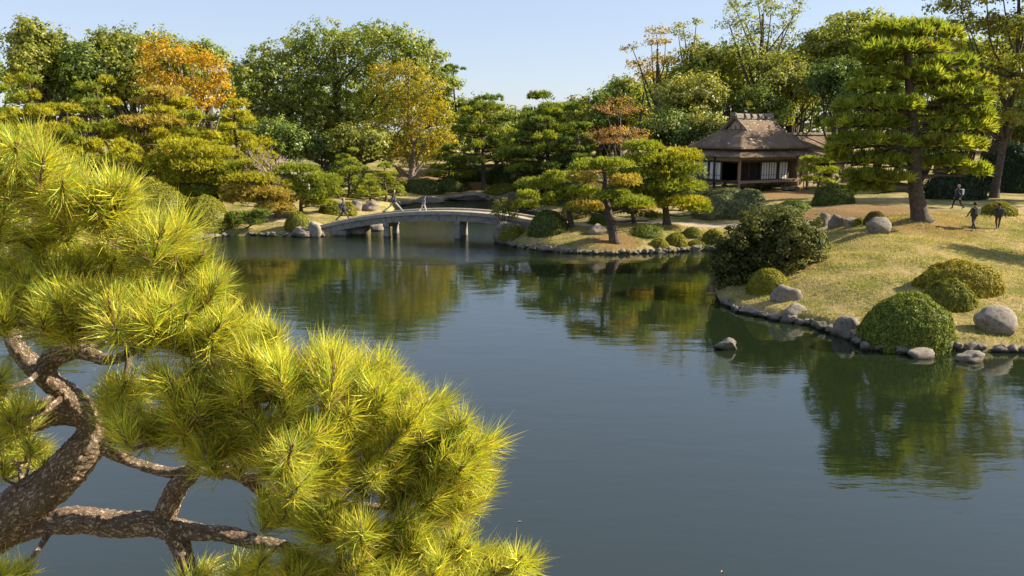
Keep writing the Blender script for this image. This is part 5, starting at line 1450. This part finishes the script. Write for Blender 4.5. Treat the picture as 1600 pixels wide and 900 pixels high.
TUFTS = []
def tuft_mesh(seed, n, spread):
    rng = np.random.default_rng(seed)
    th = np.radians(3 + spread * rng.random(n) ** 0.8)
    ph = rng.random(n) * 2 * math.pi
    d = np.stack([np.sin(th) * np.cos(ph), np.sin(th) * np.sin(ph), np.cos(th)], axis=1)
    d = nrm(d + rng.normal(size=3) * 0.16)
    z0 = -0.085 + 0.090 * rng.random(n) - 0.025 * (th / 1.4)
    p0 = np.stack([0.004 * np.cos(ph), 0.004 * np.sin(ph), z0], axis=1)
    L = (0.060 + 0.036 * rng.random(n))[:, None]
    bend = np.array((0, 0, 1)) * 0.12 + rng.normal(size=(n, 3)) * 0.16
    side = nrm(np.cross(d, rdir(rng, n)))
    w = (0.00080 + 0.00045 * rng.random(n))[:, None]
    p1 = p0 + d * L * 0.5
    p2 = p0 + d * L + bend * L * 0.8
    V = np.stack([p0 - side*w*.8, p0 + side*w*.8, p1 + side*w, p1 - side*w, p2], axis=1).reshape(-1, 3)
    b5 = np.arange(n)[:, None] * 5
    F = np.concatenate([b5 + np.array([[0, 1, 2]]), b5 + np.array([[0, 2, 3]]), b5 + np.array([[3, 2, 4]])], axis=0)
    base = np.array((0.66, 0.62, 0.075)) * (0.72 + 0.5 * rng.random((n, 1)))
    g = rng.random((n, 1)) < 0.42
    base = np.where(g, np.array((0.34, 0.45, 0.075)) * (0.75 + 0.45 * rng.random((n, 1))), base)
    br = (rng.random((n, 1)) < 0.07) | ((z0[:, None] < -0.08) & (rng.random((n, 1)) < 0.35))
    base = np.where(br, np.array((0.34, 0.23, 0.10)) * (0.7 + 0.5 * rng.random((n, 1))), base)
    K = np.repeat(base, 5, axis=0)
    # winter buds at the shoot tip
    Vb, Fb = [], []
    for q in range(3):
        o_ = np.array((rng.normal() * .003, rng.normal() * .003, 0.006))
        k0 = len(V) + len(Vb)
        for a in range(4):
            Vb.append(o_ + np.array((math.cos(a * 1.57) * .0028, math.sin(a * 1.57) * .0028, -.006)))
        Vb.append(o_ + np.array((rng.normal() * .003, rng.normal() * .003, .016)))
        Fb += [(k0 + a, k0 + (a + 1) % 4, k0 + 4) for a in range(4)]
    V = np.vstack([V, Vb]); F = np.vstack([F, Fb]); K = np.vstack([K, np.tile((0.36, 0.25, 0.14), (len(Vb), 1))])
    return V, F, K
TARR = [tuft_mesh(400 + i, 190 + 9 * (i % 6), (46, 62, 76, 54, 68)[i % 5]) for i in range(14)]
TM = []
for a in TARR:
    me = np_mesh('needle_tuft', *a)
    me.materials.append(M['needle'])
    TM.append(me)
PADS = [(20, 238, 55, 24, 1.80, 8), (88, 282, 46, 20, 1.84, 7), (165, 308, 48, 22, 1.80, 8), (60, 350, 60, 30, 2.02, 8), (240, 362, 50, 26, 1.84, 8), (160, 402, 90, 20, 2.06, 8), (280, 398, 40, 16, 1.94, 6),
        (20, 476, 52, 34, 1.86, 8), (115, 478, 60, 34, 1.84, 9), (225, 486, 66, 36, 1.80, 10), (312, 505, 52, 30, 1.84, 9), (395, 525, 44, 24, 1.84, 7), (478, 566, 54, 26, 1.84, 8), (556, 580, 50, 26, 1.88, 8), (606, 606, 40, 26, 1.92, 6),
        (392, 590, 66, 36, 1.78, 11), (300, 606, 66, 42, 1.74, 9), (232, 660, 50, 26, 1.82, 7), (345, 686, 60, 28, 1.82, 9), (436, 660, 62, 38, 1.74, 9), (530, 656, 56, 34, 1.84, 10), (622, 664, 52, 34, 1.88, 8), (684, 676, 46, 34, 1.92, 8), (714, 712, 36, 30, 1.92, 7),
        (470, 722, 52, 34, 1.70, 8), (570, 724, 54, 32, 1.90, 8), (640, 720, 50, 28, 1.93, 6), (660, 762, 52, 34, 1.97, 7), (712, 776, 34, 28, 1.97, 6), (446, 786, 34, 20, 1.98, 4), (530, 806, 54, 32, 1.80, 7), (606, 834, 62, 34, 1.84, 8), (690, 858, 54, 30, 1.88, 8), (768, 888, 40, 22, 1.92, 7),
        (560, 888, 70, 24, 1.90, 8), (470, 884, 44, 24, 1.95, 6), (392, 892, 44, 24, 1.98, 6), (-30, 590, 30, 36, 1.92, 5), (28, 706, 44, 34, 2.24, 7), (14, 900, 26, 18, 1.95, 4), (306, 900, 26, 26, 2.0, 3), (672, 915, 80, 18, 1.78, 7), (-30, 330, 40, 50, 1.95, 5), (40, 420, 50, 22, 1.98, 6), (190, 610, 40, 22, 1.95, 5), (20, 640, 30, 22, 1.98, 4), (655, 640, 40, 24, 1.92, 5), (742, 742, 24, 26, 1.95, 4), (735, 690, 30, 26, 1.93, 5), (800, 880, 28, 18, 1.93, 4), (330, 440, 24, 16, 1.9, 3)]
from mathutils import Quaternion
TOTAL_TUFTS = sum(int(round(q[5] * 1.5)) for q in PADS)
rng = np.random.default_rng(77)
allb = np.vstack(LIMBS)
ntuft = 0
extra = []
for (cx, cy, rx, ry, D, nt_) in PADS:
    nt_ = int(round(nt_ * 1.5)); rx, ry = rx * 1.18, ry * 0.95
    pc = P(cx, cy + 18, D) - NB
    dd = np.linalg.norm(allb[:, :3] - pc, axis=1) + 0.15 * np.maximum(0, allb[:, 2] - pc[2])
    s0 = allb[int(np.argmin(dd)), :3]
    tw = MB()
    stem = spline([s0, (s0 + pc) / 2 + np.array((0, 0, -0.025)) + rng.normal(size=3) * 0.012, pc], 9)
    tw.tube(stem, np.linspace(0.0095, 0.0055, 9), 8)
    spots = []
    for i in range(nt_):
        a = i * 2.399 + rng.random(); r = math.sqrt((i + 0.5) / nt_)
        x, y = cx + rx * r * math.cos(a), cy + ry * r * math.sin(a)
        p = P(x, y, D + 0.10 * rng.normal()) - NB
        spots.append(p)
    for p in spots:
        j = rng.integers(4, 9)
        out = p - stem[j]
        scr = nrm(out + 1e-5)
        ax = nrm(np.array((0.10, -0.22, 0.75)) + scr * np.array((0.75, 0.5, 0.45)) + rng.normal(size=3) * 0.22 + np.array((0.25 if cx > 560 else 0.08, 0, 0)))
        mid = stem[j] + out * 0.55 + np.array((0, 0, -0.012)) - ax * 0.02
        br = spline([stem[j], mid, p - ax * 0.06, p], 8)
        tw.tube(br, np.linspace(0.0050, 0.0034, 8), 6)
        q = Vector(ax).to_track_quat('Z', 'Y') @ Quaternion((0, 0, 1), rng.random() * 6.28)
        sc_ = 0.68 + 0.36 * rng.random()
        if rng.random() < 300.0 / TOTAL_TUFTS and ntuft - len(extra) < 300:
            o = bpy.data.objects.new('needle_tuft', TM[ntuft % 14])
            COL.objects.link(o); o.parent = near
            o.rotation_mode = 'QUATERNION'
            o.rotation_quaternion = q
            o.scale = (sc_, sc_, sc_)
            o.location = tuple(p)
        else:
            extra.append((ntuft % 14, np.array(q.to_matrix()) * sc_, p))
        ntuft += 1
    tw.build('twig', M['pine_bark'], near, smooth=True)

if extra:
    Vs, Fs, Ks, n0 = [], [], [], 0
    for (k, R_, p) in extra:
        V, F, K = TARR[k]
        Vs.append(V @ R_.T + p); Fs.append(F + n0); Ks.append(K * (0.85 + 0.3 * rng.random())); n0 += len(V)
    tag(obj('needle_foliage', np_mesh('needle_foliage', np.vstack(Vs), np.vstack(Fs), np.vstack(Ks)), M['needle'], near), kind='stuff')

# ------------------------------------------------------------------ grass
def grass(name, label, n, x0, x1, y0, y1, seed, hgt, test=None):
    rng = np.random.default_rng(seed)
    x = x0 + (x1 - x0) * rng.random(n); y = y0 + (y1 - y0) * rng.random(n)
    s = sdist(x, y)
    ok = s > 0.30
    if test is not None: ok &= test(x, y)
    x, y = x[ok], y[ok]
    n = len(x)
    z = height(x, y)
    p = np.stack([x, y, z - 0.01], axis=1)
    nz = np.array([mnoise.noise(Vector((a * 0.6, b_ * 0.6, 0))) + 0.6 * mnoise.noise(Vector((a * 2.1, b_ * 2.1, 3))) for a, b_ in zip(x, y)])
    d = nrm(np.array((0, 0, 1.0)) + rng.normal(size=(n, 3)) * np.array((0.8, 0.8, 0.1)))
    side = nrm(np.cross(d, rdir(rng, n)))
    hh = (hgt * (0.5 + 0.9 * rng.random(n)) * (1 + 0.5 * nz))[:, None]
    w = 0.016
    V = np.stack([p - side * w, p + side * w, p + d * hh], axis=1).reshape(-1, 3)
    t = np.clip(0.5 + 1.3 * nz + 0.25 * rng.normal(size=n), 0, 1)[:, None]
    c = np.array((0.54, 0.43, 0.22)) * (1 - t) + np.array((0.34, 0.34, 0.11)) * t
    c = c * (0.55 + 0.8 * rng.random((n, 1)))
    tag(obj(name, np_mesh(name, V, np.arange(n * 3).reshape(n, 3), np.repeat(c, 3, axis=0)), M['grassblade']), label, 'grass', kind='stuff')
grass('lawn_grass', 'dry tan and green grass on the sloping lawn', 130000, 9, 33, 26, 52, 501, 0.10)
grass('island_grass', 'thin grass on the pine island', 30000, -2, 16, 50, 58, 502, 0.07)
grass('bank_grass', 'short grass on the bank at the low bridge end', 30000, -32, -13, 55, 66, 503, 0.08)

# a fallen leaf on the water
lf = W(812, 815, 0.006)
mb = MB()
V = []
for a, r in ((0, 1), (40, .6), (75, .75), (115, .6), (180, .9), (245, .6), (285, .75), (320, .6)):
    V.append((0.05 * r * math.cos(math.radians(a)), 0.028 * r * math.sin(math.radians(a)), 0.003 + 0.006 * abs(math.sin(math.radians(a)))))
V.append((0, 0, 0.0))
mb.add(V, [(i, (i + 1) % 8, 8) for i in range(8)])
mb.tube([(-0.045, 0, 0.003), (-0.07, 0.006, 0.006)], 0.0015, 4)
M['deadleaf'] = noisy('dead_leaf', (0.24, 0.14, 0.05), (0.40, 0.25, 0.10), 30, 0.8, 0.2)
lo = mb.build('fallen_leaf', M['deadleaf'], None, loc=tuple(lf))
tag(lo, 'small tan fallen leaf floating on open water', 'leaf')

l2 = lo.copy(); COL.objects.link(l2)
l2.location = tuple(W(1128, 893, 0.006)); l2.rotation_euler = (0, 0, 1.1)
tag(l2, 'tiny tan fallen leaf floating far from the pine tip')
lo['label'] = 'small tan fallen leaf floating just off the near pine tip'

GROUPS = {'pine_tree': 'garden pines', 'broadleaf_tree': 'broadleaf trees of the belt', 'clipped_bush': 'clipped bushes', 'loose_shrub': 'loose shrubs', 'boulder': 'loose boulders', 'person': 'people in the garden',
          'stone_edging': 'stone edgings of the banks', 'maple_tree': 'maples', 'bare_tree': 'leafless trees', 'fallen_leaf': 'leaves on the pond'}
for o in SC.objects:
    k = o.name.split('.')[0]
    if o.parent is None and k in GROUPS:
        o['group'] = GROUPS[k]
